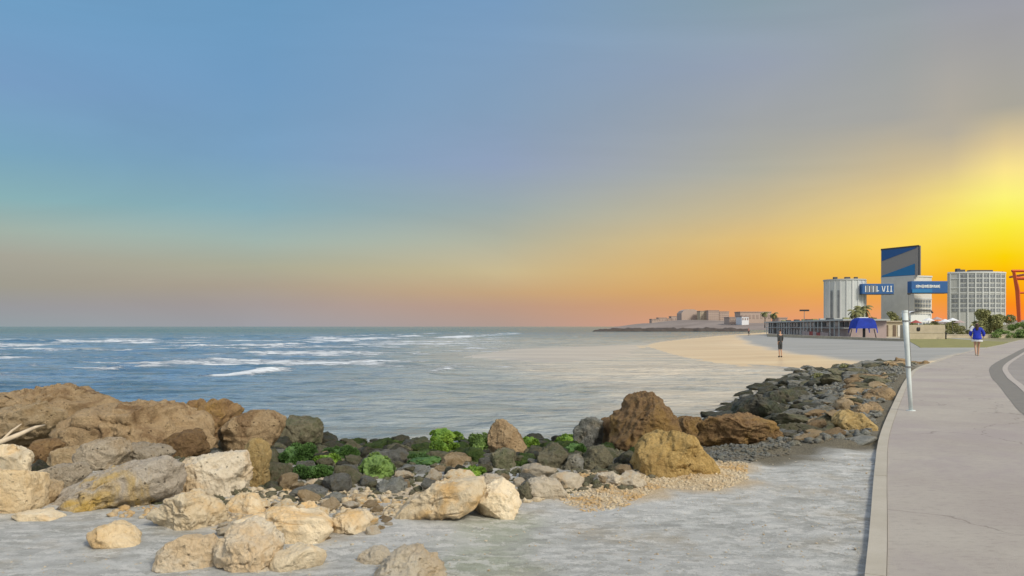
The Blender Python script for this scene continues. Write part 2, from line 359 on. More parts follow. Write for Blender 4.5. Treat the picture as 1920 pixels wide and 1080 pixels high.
LAWN = [(32, 63), (38, 63.6), (52, 84), (70.5, 109.6), (120, 168), (90, 168), (58, 117), (44, 89)]
BAR = [ga(*q, -.46) for q in ((884, 668), (925, 660), (985, 653), (1040, 651), (1100, 649), (1190, 646), (1215, 650), (1205, 658), (1180, 668), (1120, 677), (1060, 682), (1000, 681), (940, 677))]
def ramp_w(X, Y):
    near = np.where(X < 1.5, 5.6, 5.6 - 2.0 * smooth((X - 1.5) / 6))
    return near + 22 * smooth((Y - 35) / 12)
def ground_z(X, Y, fine=True):
    X = np.asarray(X, float).ravel(); Y = np.asarray(Y, float).ravel()
    sd = sdist(LAND, X, Y)
    wv = ramp_w(X, Y)
    beach = smooth((Y - 34) / 8)
    up = -0.5 + 0.475 * (smooth(sd / wv) * (1 - beach) + beach * (0.35 * smooth(sd / 10) + 0.65 * smooth((sd - 5) / 35)))
    dn = -0.5 + np.maximum(sd, -40) * np.where(beach > 0.5, 0.03, 0.16)
    z = np.where(sd > 0, up, np.maximum(dn, -3.5))
    d = np.hypot(X, Y)
    z = z + smooth((d - 430) / 380) * smooth((sd + 1) / 75) * (6.5 + 1.6 * noise2(X / 160, Y / 160, 5, 3))
    # embankment beyond the bushes on the right
    z = z + 4.6 * np.exp(-(((X - 131) / 14) ** 2 + ((Y - 185) / 22) ** 2))
    z = np.maximum(z, np.where(Y > 55, -0.05 + 0.035 * np.minimum(sdist(LAWN, X, Y), 0), -9))
    z = np.maximum(z, -0.62 + 0.20 * smooth(sdist(BAR, X, Y) / 5 + 0.5 + 0.25 * noise2(X * 0.12, Y * 0.35, 95, 4)))
    z = z + 0.10 * smooth(sdist(TANMOUND, X, Y) / 0.9)
    if fine:
        n = noise2(X * 1.3, Y * 1.3, 3, 5)
        z = z + n * 0.018 * smooth((60 - d) / 30) * (sd > -2)
        rub = smooth((sd - 0.2) / 1.0) * smooth((6.2 - sd) / 2.0) * smooth((36 - Y) / 6) * smooth((Y - 5) / 2)
        z = z + rub * (0.05 * noise2(X * 2.6, Y * 2.6, 9, 4))
    return z
def gz(x, y): return float(ground_z([x], [y], False)[0])

n = 560
s_ = np.linspace(-1, 1, n)
gx = 1.2 + 5.0 * np.sinh(s_ * 7.6) * 0.55; gy = 9.0 + 5.0 * np.sinh(s_ * 7.6) * 0.6
GX, GY = np.meshgrid(gx, gy); X = GX.ravel(); Y = GY.ravel(); Z = ground_z(X, Y)
# the sheet dips well under the walkway slab
wk = sdist(WALK_L + WALK_R[::-1], X, Y); Z = np.where(wk > 1.0, np.minimum(Z, -0.25), np.where(wk > -0.3, np.minimum(Z, -0.03), Z))

m, t, b = newmat('coastal_ground'); s = T(t); co = s.coord()
cs = s.coord((0.45, 1.0, 1.0))
n1 = s.noise(cs, 1.1, 6, 0.6, 0.5); n2 = s.noise(cs, 5.0, 10, 0.85, 0.1); n3 = s.noise(co, 42, 6, 0.8); v = s.vor(co, 30)
c = s.mix(s.rng(n2, 0.42, 0.58), (0.36, 0.365, 0.345), (0.60, 0.61, 0.59))
c = s.mix(s.rng(n1, 0.46, 0.64), c, s.mix(s.rng(n3, .4, .65), (0.42, 0.43, 0.42), (0.72, 0.72, 0.70)))
c = s.mix(s.m('MULTIPLY', s.rng(s.noise(co, 0.9, 5, 0.7), 0.52, 0.64), 0.6), c, (0.42, 0.36, 0.26))
c = s.mix(s.m('MULTIPLY', s.attr('algal'), 0.5), c, (0.32, 0.36, 0.20))
c = s.mix(s.m('MULTIPLY', s.rng(n3, 0.52, 0.68), 0.5), c, (0.19, 0.19, 0.175))
c = s.mix(s.m('MULTIPLY', s.rng(n3, 0.42, 0.30), 0.5), c, (0.60, 0.59, 0.56))
vc = s.n('ShaderNodeTexVoronoi'); vc.inputs['Scale'].default_value = 17; wv_ = s.n('ShaderNodeVectorMath', operation='MULTIPLY_ADD'); nz_ = s.n('ShaderNodeTexNoise'); nz_.inputs['Scale'].default_value = 9; nz_.inputs['Detail'].default_value = 8; nz_.inputs['Roughness'].default_value = 0.8
s.link(co, nz_.inputs['Vector']); s.link(nz_.outputs['Color'], wv_.inputs[0]); wv_.inputs[1].default_value = (0.35, 0.35, 0.0); s.link(s.coord((0.6, 1.0, 0.0)), wv_.inputs[2]); s.link(wv_.outputs[0], vc.inputs['Vector'])
sp_ = s.n('ShaderNodeSeparateColor'); s.link(vc.outputs['Color'], sp_.inputs[0])
c = s.mix(s.m('MULTIPLY', s.rng(sp_.outputs[0], 0.6, 1.0), 0.65), c, (0.72, 0.71, 0.68)); c = s.mix(s.m('MULTIPLY', s.rng(sp_.outputs[0], 0.35, 0.0), 0.5), c, (0.27, 0.27, 0.25))
tanf = s.attr('tan'); c = s.mix(tanf, c, s.mix(s.rng(n3, 0.38, 0.62), (0.42, 0.30, 0.17), (0.66, 0.54, 0.36)))
rubf = s.attr('rubble'); c = s.mix(rubf, c, s.mix(s.rng(n3, 0.38, 0.62), (0.085, 0.078, 0.055), (0.22, 0.19, 0.13)))
gsf = s.attr('grey_sand'); c = s.mix(gsf, c, s.mix(s.rng(s.noise(s.coord((0.2, 1, 1)), 0.5, 5), 0.4, 0.6), (0.29, 0.29, 0.275), (0.36, 0.36, 0.345)))
sf = s.attr('sand'); c = s.mix(sf, c, s.mix(s.rng(s.noise(s.coord((0.15, 1, 1)), 0.6, 6), 0.38, 0.62), (0.64, 0.47, 0.28), (0.76, 0.60, 0.38)))
br = s.attr('bar'); c = s.mix(br, c, s.mix(s.rng(s.noise(s.coord((0.12, 0.8, 1)), 0.8, 6), 0.4, 0.6), (0.47, 0.41, 0.335), (0.60, 0.53, 0.43)))
gr = s.attr('meadow'); c = s.mix(gr, c, s.mix(s.rng(s.noise(co, 0.3, 6), 0.4, 0.6), (0.20, 0.19, 0.10), (0.30, 0.27, 0.16)))
ff = s.attr('far'); c = s.mix(ff, c, s.mix(s.rng(s.noise(s.coord((1, 1, 1)), 0.02, 6, 0.7), 0.4, 0.6), (0.215, 0.175, 0.155), (0.29, 0.24, 0.215)))
s.link(c, b.inputs['Base Color'])
wet = s.attr('wet'); s.link(s.rng(wet, 0, 1, 0.92, 0.32), b.inputs['Roughness'])
h = s.m('ADD', s.m('MULTIPLY', n2, 0.5), s.m('MULTIPLY', n3, 0.5)); h = s.m('MULTIPLY', h, s.rng(s.m('MAXIMUM', s.m('MAXIMUM', sf, br), gsf), 0, 1, 1, 0.06))
s.link(s.bump(h, 0.8, 0.06), b.inputs['Normal'])
ground = mesh_np('ground', np.stack([X, Y, Z], 1), grid_faces(n, n), m)
tag(ground, kind='structure')
sd = sdist(LAND, X, Y); d = np.hypot(X, Y)
gsand = smooth(sdist(GREYSAND, X, Y) / 1.5 + 0.3 * noise2(X / 3, Y / 3, 2, 3))
beachm = smooth((Y - 33) / 6)
sand = beachm * (1 - gsand) * smooth((34 - sd) / 12) * smooth((420 - d) / 100)
mead = beachm * smooth((sd - 26) / 14 + 0.0) * (1 - gsand)
far = smooth((d - 380) / 120)
rub = smooth((6.0 - sd + 0.9 * noise2(X * 0.9, Y * 0.9, 21, 3)) / 1.6) * smooth((39 - Y) / 3) * smooth((Y - 7.2) / 2.0) * (sd > -8)
tanm = smooth(sdist(TANMOUND, X, Y) / 0.35 + 0.5 + 0.6 * noise2(X * 2.2, Y * 2.2, 31, 4))
tan2 = smooth(1 - polydist([(-2.6, 6.9), (-1.4, 7.6), (-0.4, 7.6)], X, Y) / 0.9 + 0.5 * noise2(X * 2, Y * 2, 33, 4))
tanm = np.maximum(tanm, tan2 * 0.8)
attr(ground, 'grey_sand', gsand * beachm); attr(ground, 'sand', sand); attr(ground, 'meadow', mead * (1 - far)); attr(ground, 'far', far); bar = ((sdist(BAR, X, Y) > -9) & (sd < -1)).astype(float); attr(ground, 'bar', bar)
attr(ground, 'algal', smooth(1.15 - polydist([ga(925, 1000, -.1), ga(900, 1085, -.1)], X, Y) / 0.45 + .4 * noise2(X * 3, Y * 3, 8, 3)) ); attr(ground, 'rubble', rub * (1 - tanm)); attr(ground, 'tan', tanm); attr(ground, 'wet', np.maximum(beachm * smooth((16 - sd) / 10) * (d < 420), 0.25 * gsand))

# ================================================================ SEA
na, nr = 420, 620
ang = np.linspace(R(-68), R(60), na); rr = np.concatenate([np.geomspace(8, 700, nr - 60), np.geomspace(720, 14000, 60)])
A, RR = np.meshgrid(ang, rr); X = (RR * np.sin(A)).ravel(); Y = (RR * np.cos(A)).ravel(); D = RR.ravel()
sd = -sdist(LAND, X, Y)                                  # metres off the shore
openf = smooth((sd - 12) / 60) * smooth((25 - X + 0 * Y) / 60)
Z = -0.5 + 0.055 * noise2(X * 0.30 + 0.5 * noise2(X * .2, Y * .2, 3, 2), Y * 1.7, 41, 4, 0.6) * smooth(sd / 3 + 0.2) * smooth((400 - D) / 200)
Z += 0.17 * openf * noise2(X * 0.05 + 0.1 * Y * 0.05, Y * 0.16, 44, 4) * smooth((900 - D) / 300)
calm = smooth(sdist(BAR, X, Y) / 6 + 1.2); Z = -0.5 + (Z + 0.5) * (1 - 0.75 * calm)
foam = np.zeros_like(X)
# breakers: crest lines in plan, height, foam width
BREAK = [ ([ga(215, 640, -.4), ga(330, 646, -.4), ga(480, 647, -.4), ga(600, 642, -.4), ga(700, 634, -.4), ga(780, 630, -.4)], 0.40, 5.0, 1.0),
          ([ga(-60, 655, -.4), ga(60, 656, -.4), ga(180, 657, -.4), ga(300, 656, -.4), ga(400, 653, -.4)], 0.30, 3.0, 0.8),
          ([ga(-60, 668, -.4), ga(40, 667, -.4), ga(150, 669, -.4), ga(280, 674, -.4)], 0.16, 2.6, 0.5),
          ([ga(150, 690, -.4), ga(240, 686, -.4), ga(340, 681, -.4), ga(430, 670, -.4)], 0.22, 2.4, 0.8),
          ([ga(425, 700, -.4), ga(460, 698, -.4), ga(490, 694, -.4), ga(516, 688, -.4)], 0.24, 1.6, 1.3),
          ([ga(-60, 640, -.4), ga(80, 639, -.4), ga(220, 638, -.4), ga(330, 636, -.4), ga(450, 632, -.4)], 0.45, 4.0, 0.35),
          ([ga(830, 634, -.4), ga(880, 630, -.4), ga(930, 628, -.4), ga(960, 624, -.4)], 0.40, 6.0, 1.0),
          ([ga(795, 699, -.4), ga(830, 690, -.4), ga(850, 684, -.4)], 0.12, 0.9, 0.8),
          ([ga(690, 716, -.4), ga(760, 710, -.4)], 0.08, 0.8, 0.55),
          ([ga(560, 660, -.4), ga(640, 655, -.4), ga(720, 648, -.4)], 0.15, 3.0, 0.4),
          ([ga(560, 676, -.4), ga(660, 672, -.4), ga(740, 668, -.4)], 0.10, 2.0, 0.25),
          ([ga(240, 662, -.4), ga(330, 664, -.4), ga(430, 662, -.4), ga(520, 658, -.4)], 0.18, 1.8, 0.6),
          ([ga(60, 682, -.4), ga(140, 685, -.4), ga(220, 684, -.4)], 0.12, 1.2, 0.5),
          ([ga(700, 668, -.4), ga(770, 664, -.4), ga(830, 656, -.4)], 0.12, 1.8, 0.55),
          ([ga(600, 634, -.4), ga(720, 628, -.4), ga(860, 624, -.4)], 0.35, 4.0, 0.7),
          ([ga(900, 637, -.4), ga(990, 633, -.4), ga(1080, 631, -.4)], 0.10, 3.0, 0.45),
          ([ga(1600, 703, -.5), ga(1500, 692, -.5), ga(1400, 683, -.5)], 0.02, 0.6, 0.9) ]
wob = 2.2 * noise2(X * 0.05, Y * 0.05, 51, 3)
for pts, hgt, wd, fo in BREAK:
    c_ = catmull(pts, 6); dd = polydist(c_, X, Y + wob * min(1, wd / 3))
    rag = 0.75 + 0.5 * noise2(X * 0.35, Y * 0.7, 61, 4)
    Z += 0.55 * hgt * np.exp(-(dd / (wd * 0.55)) ** 2) * rag
    foam = np.maximum(foam, fo * np.exp(-(dd / (wd * 0.7)) ** 2) * (0.75 + 0.5 * noise2(X * 0.12, Y * 0.3, 63, 4)))
foam = np.maximum(foam, 0.74 * smooth((-X + 12) / 20) * smooth((D - 26) / 15) * smooth((190 - D) / 40) * smooth(0.35 + noise2(X * 0.07, Y * 0.22, 71, 4) * 1.4))
foam = np.maximum(foam, 0.62 * smooth(1 - sd / 1.3) * smooth((34 - Y) / 4))
SHALLOW = [ga(882, 668, -.5), ga(930, 661, -.5), ga(985, 652, -.5), ga(1100, 648, -.5), ga(1190, 645, -.5), ga(1260, 640, -.5), (60, 220), (60, 20), (2, 20), (3.2, 26), (-1.6, 48)]
sh = smooth(sdist(SHALLOW, X, Y) / (0.03 * D + 0.3) * 0.35 + 0.45 + 0.30 * noise2(X * 0.25, Y * 0.5, 81, 4))
soft = smooth((X + 9 + 0.10 * Y) / 12) * smooth((170 - D) / 60)
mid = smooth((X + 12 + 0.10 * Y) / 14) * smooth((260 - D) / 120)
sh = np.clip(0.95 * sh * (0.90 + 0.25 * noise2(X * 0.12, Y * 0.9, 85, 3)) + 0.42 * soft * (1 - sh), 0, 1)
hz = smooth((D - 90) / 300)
m, t, b = newmat('sea_water'); s = T(t)
cw = s.coord((0.35, 1.0, 1.0)); co = s.coord()
n1 = s.noise(cw, 1.0, 5, 0.6, 0.4); n2 = s.noise(cw, 4.2, 5, 0.6, 0.2); n3 = s.noise(s.coord((0.3, 1, 1)), 0.12, 5, 0.6)
c = s.mix(s.rng(n3, 0.4, 0.6), (0.09, 0.19, 0.32), (0.17, 0.28, 0.42))
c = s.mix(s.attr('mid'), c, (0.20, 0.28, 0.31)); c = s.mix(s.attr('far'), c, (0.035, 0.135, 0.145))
c = s.mix(s.attr('shallow'), c, s.mix(s.rng(s.noise(s.coord((0.12, 0.6, 1)), 0.7, 6, 0.6), 0.38, 0.62), (0.53, 0.465, 0.375), (0.64, 0.57, 0.46)))
c = s.mix(s.m('MULTIPLY', s.rng(n2, 0.52, 0.68), 0.35), c, (0.42, 0.48, 0.52))
c = s.mix(s.m('MULTIPLY', s.rng(n1, 0.50, 0.60), s.rng(s.attr('shallow'), 0, 1, 0.55, 0.10)), c, (0.035, 0.075, 0.09))
fn = s.noise(s.coord((0.5, 1, 1)), 1.3, 8, 0.75, 0.6)
fm = s.m('MULTIPLY', s.m('SUBTRACT', s.m('ADD', s.m('MULTIPLY', s.attr('foam'), 0.46), fn), 0.72), 7.0, clamp=True)
c = s.mix(fm, c, (0.72, 0.76, 0.80)); s.link(c, b.inputs['Base Color'])
s.link(s.rng(s.attr('shallow'), 0.2, 0.9, 0.5, 0.04), b.inputs['Specular IOR Level']); s.link(s.m('MAXIMUM', s.rng(fm, 0, 1, 0.15, 0.8), s.m('MULTIPLY', s.attr('shallow'), 0.42)), b.inputs['Roughness']); b.inputs['IOR'].default_value = 1.33
h = s.m('ADD', s.m('MULTIPLY', n1, 0.75), s.m('MULTIPLY', n2, 0.22)); h = s.m('ADD', h, s.m('MULTIPLY', fm, 0.15))
s.link(s.bump(h, 1.0, 0.60), b.inputs['Normal'])
sea = mesh_np('sea_water', np.stack([X, Y, Z], 1), grid_faces(na, nr), m); tag(sea, kind='structure')
attr(sea, 'foam', foam); attr(sea, 'shallow', sh); attr(sea, 'far', hz); attr(sea, 'mid', mid)

# ================================================================ WALKWAY AND ROAD
def strip(name, La, Lb, z, mat, thick=0.0, sub=1, parent=None):
    n = min(len(La), len(Lb)); La = np.array(La[:n]); Lb = np.array(Lb[:n]); V = []; Fc = []
    k = sub + 1
    for i in range(n):
        for j in range(k):
            f = j / sub; p = La[i] * (1 - f) + Lb[i] * f; V.append((p[0], p[1], z))
    for i in range(n - 1):
        for j in range(sub):
            a = i * k + j; Fc.append((a, a + 1, a + 1 + k, a + k))
    if thick:
        off = len(V)
        for i in range(n): V.append((La[i][0], La[i][1], z - thick))
        for i in range(n - 1): Fc.append((i * k, (i + 1) * k, off + i + 1, off + i))
    return mesh_np(name, V, Fc, mat, parent, smooth=False)
def offset(line, dist):
    P = np.array(line); T_ = np.gradient(P, axis=0); T_ /= np.linalg.norm(T_, axis=1)[:, None]
    return [tuple(p) for p in P + np.stack([T_[:, 1], -T_[:, 0]], 1) * dist]
m, t, b = newmat('walkway_concrete'); s = T(t); co = s.coord()
n1 = s.noise(co, 0.5, 5, 0.6); n2 = s.noise(s.coord((0.5, 1, 1)), 16, 8, 0.8); n3 = s.noise(co, 70, 4, 0.8)
c = s.mix(s.rng(n1, 0.38, 0.62), (0.37, 0.33, 0.30), (0.43, 0.395, 0.35))
c = s.mix(s.m('MULTIPLY', s.rng(n2, 0.50, 0.66), 0.45), c, (0.22, 0.195, 0.175)); c = s.mix(s.m('MULTIPLY', s.rng(n3, 0.44, 0.25), 0.5), c, (0.54, 0.50, 0.47))
c = s.mix(s.m('MULTIPLY', s.rng(s.noise(co, 0.25, 6, 0.7, 0.6), 0.50, 0.60), 0.6), c, (0.34, 0.295, 0.295))
s.link(c, b.inputs['Base Color']); b.inputs['Roughness'].default_value = 0.85
cr = s.n('ShaderNodeTexVoronoi'); cr.feature = 'DISTANCE_TO_EDGE'; cr.inputs['Scale'].default_value = 0.22
wn_ = s.n('ShaderNodeVectorMath', operation='ADD'); s.link(co, wn_.inputs[0]); nz = s.n('ShaderNodeTexNoise'); nz.inputs['Scale'].default_value = 1.5; nz.inputs['Detail'].default_value = 6; s.link(co, nz.inputs['Vector']); s.link(nz.outputs['Color'], wn_.inputs[1]); s.link(wn_.outputs[0], cr.inputs['Vector'])
c = s.mix(s.m('MULTIPLY', s.rng(cr.outputs[0], 0.004, 0.001), 0.45), c, (0.12, 0.105, 0.09)); s.link(c, b.inputs['Base Color'])
s.link(s.bump(s.m('ADD', n2, n3), 0.6, 0.015), b.inputs['Normal']); M['walk'] = m
m, t, b = newmat('kerb_paving'); s = T(t); co = s.coord()
n1 = s.noise(co, 1.3, 6, 0.65); n3 = s.noise(co, 60, 4, 0.8)
c = s.mix(s.rng(n1, 0.38, 0.62), (0.40, 0.365, 0.30), (0.46, 0.425, 0.36)); c = s.mix(s.m('MULTIPLY', s.rng(n3, 0.5, 0.7), 0.3), c, (0.3, 0.27, 0.22))
s.link(c, b.inputs['Base Color']); b.inputs['Roughness'].default_value = 0.8; s.link(s.bump(n3, 0.4, 0.01), b.inputs['Normal']); M['kerb'] = m
m, t, b = newmat('asphalt'); s = T(t); co = s.coord()
n1 = s.noise(co, 0.6, 6, 0.65); n3 = s.noise(co, 70, 4, 0.8)
c = s.mix(s.rng(n1, 0.38, 0.62), (0.26, 0.24, 0.225), (0.31, 0.285, 0.27)); c = s.mix(s.m('MULTIPLY', s.rng(n3, 0.5, 0.7), 0.4), c, (0.10, 0.09, 0.085))
s.link(c, b.inputs['Base Color']); b.inputs['Roughness'].default_value = 0.85; s.link(s.bump(n3, 0.5, 0.008), b.inputs['Normal']); M['asphalt'] = m
M['asphalt_edge'] = plain('dark_asphalt_band', (0.19, 0.18, 0.165), 0.85, 0, 0.12, 5)
M['paint'] = plain('road_paint', (0.42, 0.38, 0.35), 0.7, 0, 0.12, 6)
kin = offset(WALK_L, 0.33)
wl = offset(WALK_L, 0.129)
tag(strip('walkway', wl, WALK_R, 0.0, M['walk'], sub=6), kind='structure')
# kerb stones with open joints
bm = bmesh.new(); P = np.array(WALK_L); seg = np.hypot(*np.diff(P, axis=0).T); cum = np.concatenate([[0], np.cumsum(seg)])
def along(line, sarr, tt): return np.array([np.interp(tt, sarr, np.array(line)[:, k]) for k in (0, 1)])
Tn = np.gradient(P, axis=0); Tn /= np.linalg.norm(Tn, axis=1)[:, None]; NR = np.stack([Tn[:, 1], -Tn[:, 0]], 1)
tt = 0.0; rnd = random.Random(4)
while tt < cum[-1] - 2.0:
    ln = 1.9; q = [tt + 0.005 + (ln - 0.010) * k / 2 for k in range(3)]
    dz = rnd.uniform(-0.002, 0.002); a_ = []; b_ = []; c_ = []
    for u in q:
        p = along(WALK_L, cum, u); nn = np.array([np.interp(u, cum, NR[:, k]) for k in (0, 1)])
        a_.append(bm.verts.new((*p, 0.008 + dz))); b_.append(bm.verts.new((*(p + nn * 0.125), 0.008 + dz))); c_.append((bm.verts.new((*(p - nn * 0.012), -0.6)), bm.verts.new((*(p + nn * 0.125), -0.1))))
    for k in range(2):
        bm.faces.new((a_[k], b_[k], b_[k + 1], a_[k + 1])); bm.faces.new((a_[k + 1], c_[k + 1][0], c_[k][0], a_[k])); bm.faces.new((b_[k], c_[k][1], c_[k + 1][1], b_[k + 1]))
    bm.faces.new((a_[0], c_[0][0], c_[0][1], b_[0])); bm.faces.new((b_[2], c_[2][1], c_[2][0], a_[2])); tt += ln
bmesh.ops.recalc_face_normals(bm, faces=bm.faces)
tag(obj_bm('kerb', bm, M['kerb']), kind='structure')
tag(strip('kerb_bed', offset(WALK_L, 0.02), offset(WALK_L, 0.2), -0.006, M['kerb'], 0.5), kind='structure')
EDGE2 = offset(WALK_R, 0.9)
tag(strip('road_edge_band', WALK_R, offset(WALK_R, 0.45), 0.004, M['asphalt_edge']), kind='structure')
tag(strip('road', offset(WALK_R, 0.45), offset(WALK_R, 9.0), 0.0045, M['asphalt'], sub=6), kind='structure')
LINE = offset(WALK_R, 0.42)
tag(strip('lane_marking', LINE, offset(LINE, 0.17), 0.010, M['paint']), kind='structure')

# lawn and terraces ahead
M['lawn'] = plain('lawn_grass', (0.24, 0.23, 0.085), 0.95, 0, 0.22, 0.8)
def sheet(name, poly, z, mat):
    bm = bmesh.new(); prism(bm, poly, z - 0.8, z)
    return tag(obj_bm(name, bm, mat), kind='structure')
sheet('lawn', [(32, 63), (38, 63.6), (52, 84), (70.5, 109.6), (120, 168), (90, 168), (58, 117), (44, 89)], -0.03, M['lawn'])
M['sandpath'] = plain('pale_path', (0.47, 0.42, 0.33), 0.9, 0, 0.1, 1)
sheet('path', [(50, 119), (60, 118.5), (67, 126), (92, 152), (95, 175), (72, 150), (54, 128)], 0.02, M['sandpath'])

# ================================================================ ROCKS
_ico = {}
def ico(sub):
    if sub not in _ico:
        bm = bmesh.new(); bmesh.ops.create_icosphere(bm, subdivisions=sub, radius=1.0); bm.verts.ensure_lookup_table()
        V = np.array([v.co[:] for v in bm.verts]); Fc = np.array([[v.index for v in f.verts] for f in bm.faces]); bm.free(); _ico[sub] = (V, Fc)
    return _ico[sub]
def rock_verts(seed, sub=5, outline=None, dims=(1, 1, 1), ncut=9, rough=1.0, box=0.25, deep=1.0):
    """a boulder about its own centre; outline = list of (x,z) in metres for its silhouette"""
    rg = np.random.RandomState(seed); V, Fc = ico(sub); P = V.copy()
    P = P / (np.sum(np.abs(P) ** (2 + 6 * box), axis=1) ** (1 / (2 + 6 * box)))[:, None]
    for k in range(ncut):
        nrm = rg.normal(size=3); nrm[1] *= 1.6 if outline is not None else 1
        nrm /= np.linalg.norm(nrm); dcut = rg.uniform(0.55, 0.88)
        e = P @ nrm - dcut; P = P - nrm[None, :] * (np.where(e > 0, e, 0) * 0.92)[:, None]
    if outline is not None:
        th = np.arctan2(P[:, 2], P[:, 0]); O = np.array(outline)
        tab = np.zeros(360)
        for i in range(360):
            a = i * math.pi / 180; dx, dz = math.cos(a), math.sin(a); best = 0
            for k in range(len(O)):
                x0, z0 = O[k]; ex, ez = O[(k + 1) % len(O)] - O[k]; det = dx * (-ez) + dz * ex
                if abs(det) < 1e-9: continue
                tt = (x0 * (-ez) + z0 * ex) / det; u = (dx * z0 - dz * x0) / det
                if tt > 0 and -1e-6 <= u <= 1 + 1e-6: best = max(best, tt)
            tab[i] = best
        ker = np.array([1, 2, 3, 4, 3, 2, 1.]); ker /= ker.sum(); tab = np.convolve(np.concatenate([tab[-3:], tab, tab[:3]]), ker, 'valid')
        # normalise so the cut shape still fills the silhouette
        idx = (np.degrees(th) % 360); mx = np.zeros(72); rho = np.hypot(P[:, 0], P[:, 2])
        np.maximum.at(mx, (idx // 5).astype(int) % 72, rho)
        mxs = np.interp(idx, (np.arange(74) - 0.5) * 5, np.concatenate([mx[-1:], mx, mx[:1]]))
        Rr = np.interp(idx, np.arange(361), np.concatenate([tab, tab[:1]]))
        f = Rr / np.maximum(mxs, 0.3)
        depth = dims[1] if not hasattr(dims, '__float__') else dims
        P = np.stack([P[:, 0] * f, P[:, 1] * depth, P[:, 2] * f], 1)
        if deep != 1.0: P[:, 2] = np.where(P[:, 2] < 0, P[:, 2] * deep, P[:, 2])
    else:
        P = P * np.array(dims)
    size = float(np.mean(np.ptp(P, axis=0))) / 2
    rv = P / np.maximum(np.linalg.norm(P, axis=1), 1e-6)[:, None]
    Q = P / size
    dsp = 0.085 * fbm(Q * 1.3, seed, 3) + 0.06 * fbm(Q * 3.5 + 9, seed + 5, 3, ridged=True) + 0.022 * fbm(Q * 11, seed + 11, 3)
    if sub >= 5: dsp = dsp + 0.011 * fbm(Q * 30, seed + 19, 2)
    pit = smooth((vnoise(Q * 5.5 + 3, seed + 31) - 0.42) / 0.3) * 0.05 + smooth((vnoise(Q * 14 + 3, seed + 33) - 0.5) / 0.3) * 0.018
    crack = smooth(1 - np.abs(vnoise(Q * 1.7 + 40, seed + 41)) / 0.045) * 0.09
    P = P + rv * ((dsp - pit - crack) * size * rough)[:, None]
    return P, Fc
MASKS = []
def hero(label, mat, D, poly, depth=0.5, seed=1, sub=5, cat='boulder', name='boulder', group='boulders of the foreshore', ncut=9, rough=1.0, box=0.2, deep=1.15):
    yb = max(q[1] for q in poly); xm = (min(q[0] for q in poly) + max(q[0] for q in poly)) / 2; D0 = D
    for _ in range(4):                                # stand it where its lower edge meets the ground
        D = min(max(D0, (CZ + 0.07 - gz((xm - 960) / F * D, D)) * F / (yb - HY)), D0 * 1.13)
    O = np.array([((px - 960) / F * D, CZ + (HY - py) / F * D) for px, py in poly])
    c = (O.min(0) + O.max(0)) / 2; O = O - c
    wdt = np.ptp(O[:, 0]); hgt = np.ptp(O[:, 1])
    dep = depth * (0.62 * wdt + 0.38 * hgt)
    zb = c[1] + O[:, 1].min(); zg = gz(c[0], D + 0.0) - 0.10
    if zb > zg: deep = max(deep, (c[1] - zg) / max(c[1] - zb, 1e-3))
    P, Fc = rock_verts(seed, sub, O, (0, dep, 0), ncut, rough, box, deep)
    o = mesh_np(name, P, Fc, RM[mat], loc=(c[0], D, c[1])); tag(o, label, cat, group)
    MASKS.append((poly, D)); return o

H = []
def h(*a, **k): H.append((a, k))
# the high ridge on the left
h('broad brown boulder with a flat crest, farthest back on the left ridge', 'brown', 12.4, [(-70, 742), (0, 735), (70, 732), (116, 725), (155, 729), (197, 740), (232, 753), (245, 775), (183, 800), (120, 810), (-60, 805)], 0.45, seed=3, sub=6, deep=1.6)
h('low smooth-backed brown boulder at the left picture edge, under the crest of the ridge', 'tan', 10.6, [(-60, 770), (-10, 772), (35, 762), (84, 753), (130, 767), (136, 785), (105, 812), (60, 835), (-60, 840)], 0.5, seed=5, sub=6, deep=1.4)
h('huge light brown boulder with round holes in the middle of the left ridge', 'brown', 10.9, [(128, 806), (151, 781), (186, 764), (239, 756), (317, 762), (369, 786), (383, 816), (387, 850), (352, 870), (290, 872), (220, 866), (160, 850)], 0.5, seed=8, sub=6, deep=1.2)
h('rust-brown boulder with a pitted top right of the ridge, above the dark gap', 'rust', 11.8, [(300, 765), (352, 758), (400, 752), (425, 754), (441, 770), (432, 795), (412, 815), (390, 845), (340, 840), (310, 800)], 0.5, seed=11, sub=6, deep=1.2)
h('smooth rounded brown boulder leaning at the right end of the left ridge', 'brown', 10.3, [(436, 786), (457, 774), (485, 769), (510, 771), (531, 786), (526, 812), (507, 832), (457, 852), (420, 852), (410, 830), (414, 806)], 0.55, seed=14, sub=6, rough=0.7, deep=1.4)
h('square dark grey boulder with a mossy cap standing at the waterline right of the ridge', 'olive', 12.3, [(528, 798), (545, 781), (597, 786), (604, 803), (598, 828), (570, 838), (535, 834), (524, 815)], 0.6, seed=17, deep=1.3)
h('golden-brown knobbly boulder standing upright between the ridge and the green weed', 'gold', 8.4, [(456, 842), (475, 824), (503, 829), (508, 850), (500, 880), (500, 905), (484, 932), (462, 930), (452, 890)], 0.7, seed=20)
h('cream boulder with a flat pink-grey top and an orange right side', 'pale', 7.9, [(338, 885), (350, 867), (387, 852), (454, 847), (463, 869), (459, 905), (456, 935), (429, 950), (387, 948), (340, 942), (330, 915)], 0.55, seed=23, sub=6, deep=1.2)
h('large sloping boulder, grey on the left and crusted with yellow lichen on the right', 'goldgrey', 7.55, [(77, 955), (120, 922), (169, 893), (246, 868), (327, 849), (347, 865), (341, 900), (310, 948), (225, 965), (130, 968)], 0.45, seed=26, sub=6, deep=1.25)
h('blocky tan boulder with a straight upright right side at the left picture edge', 'sandy', 6.8, [(-60, 876), (30, 875), (58, 877), (69, 892), (68, 950), (50, 966), (-20, 970), (-60, 960)], 0.5, seed=29, sub=6, box=0.7, ncut=5, rough=0.6)
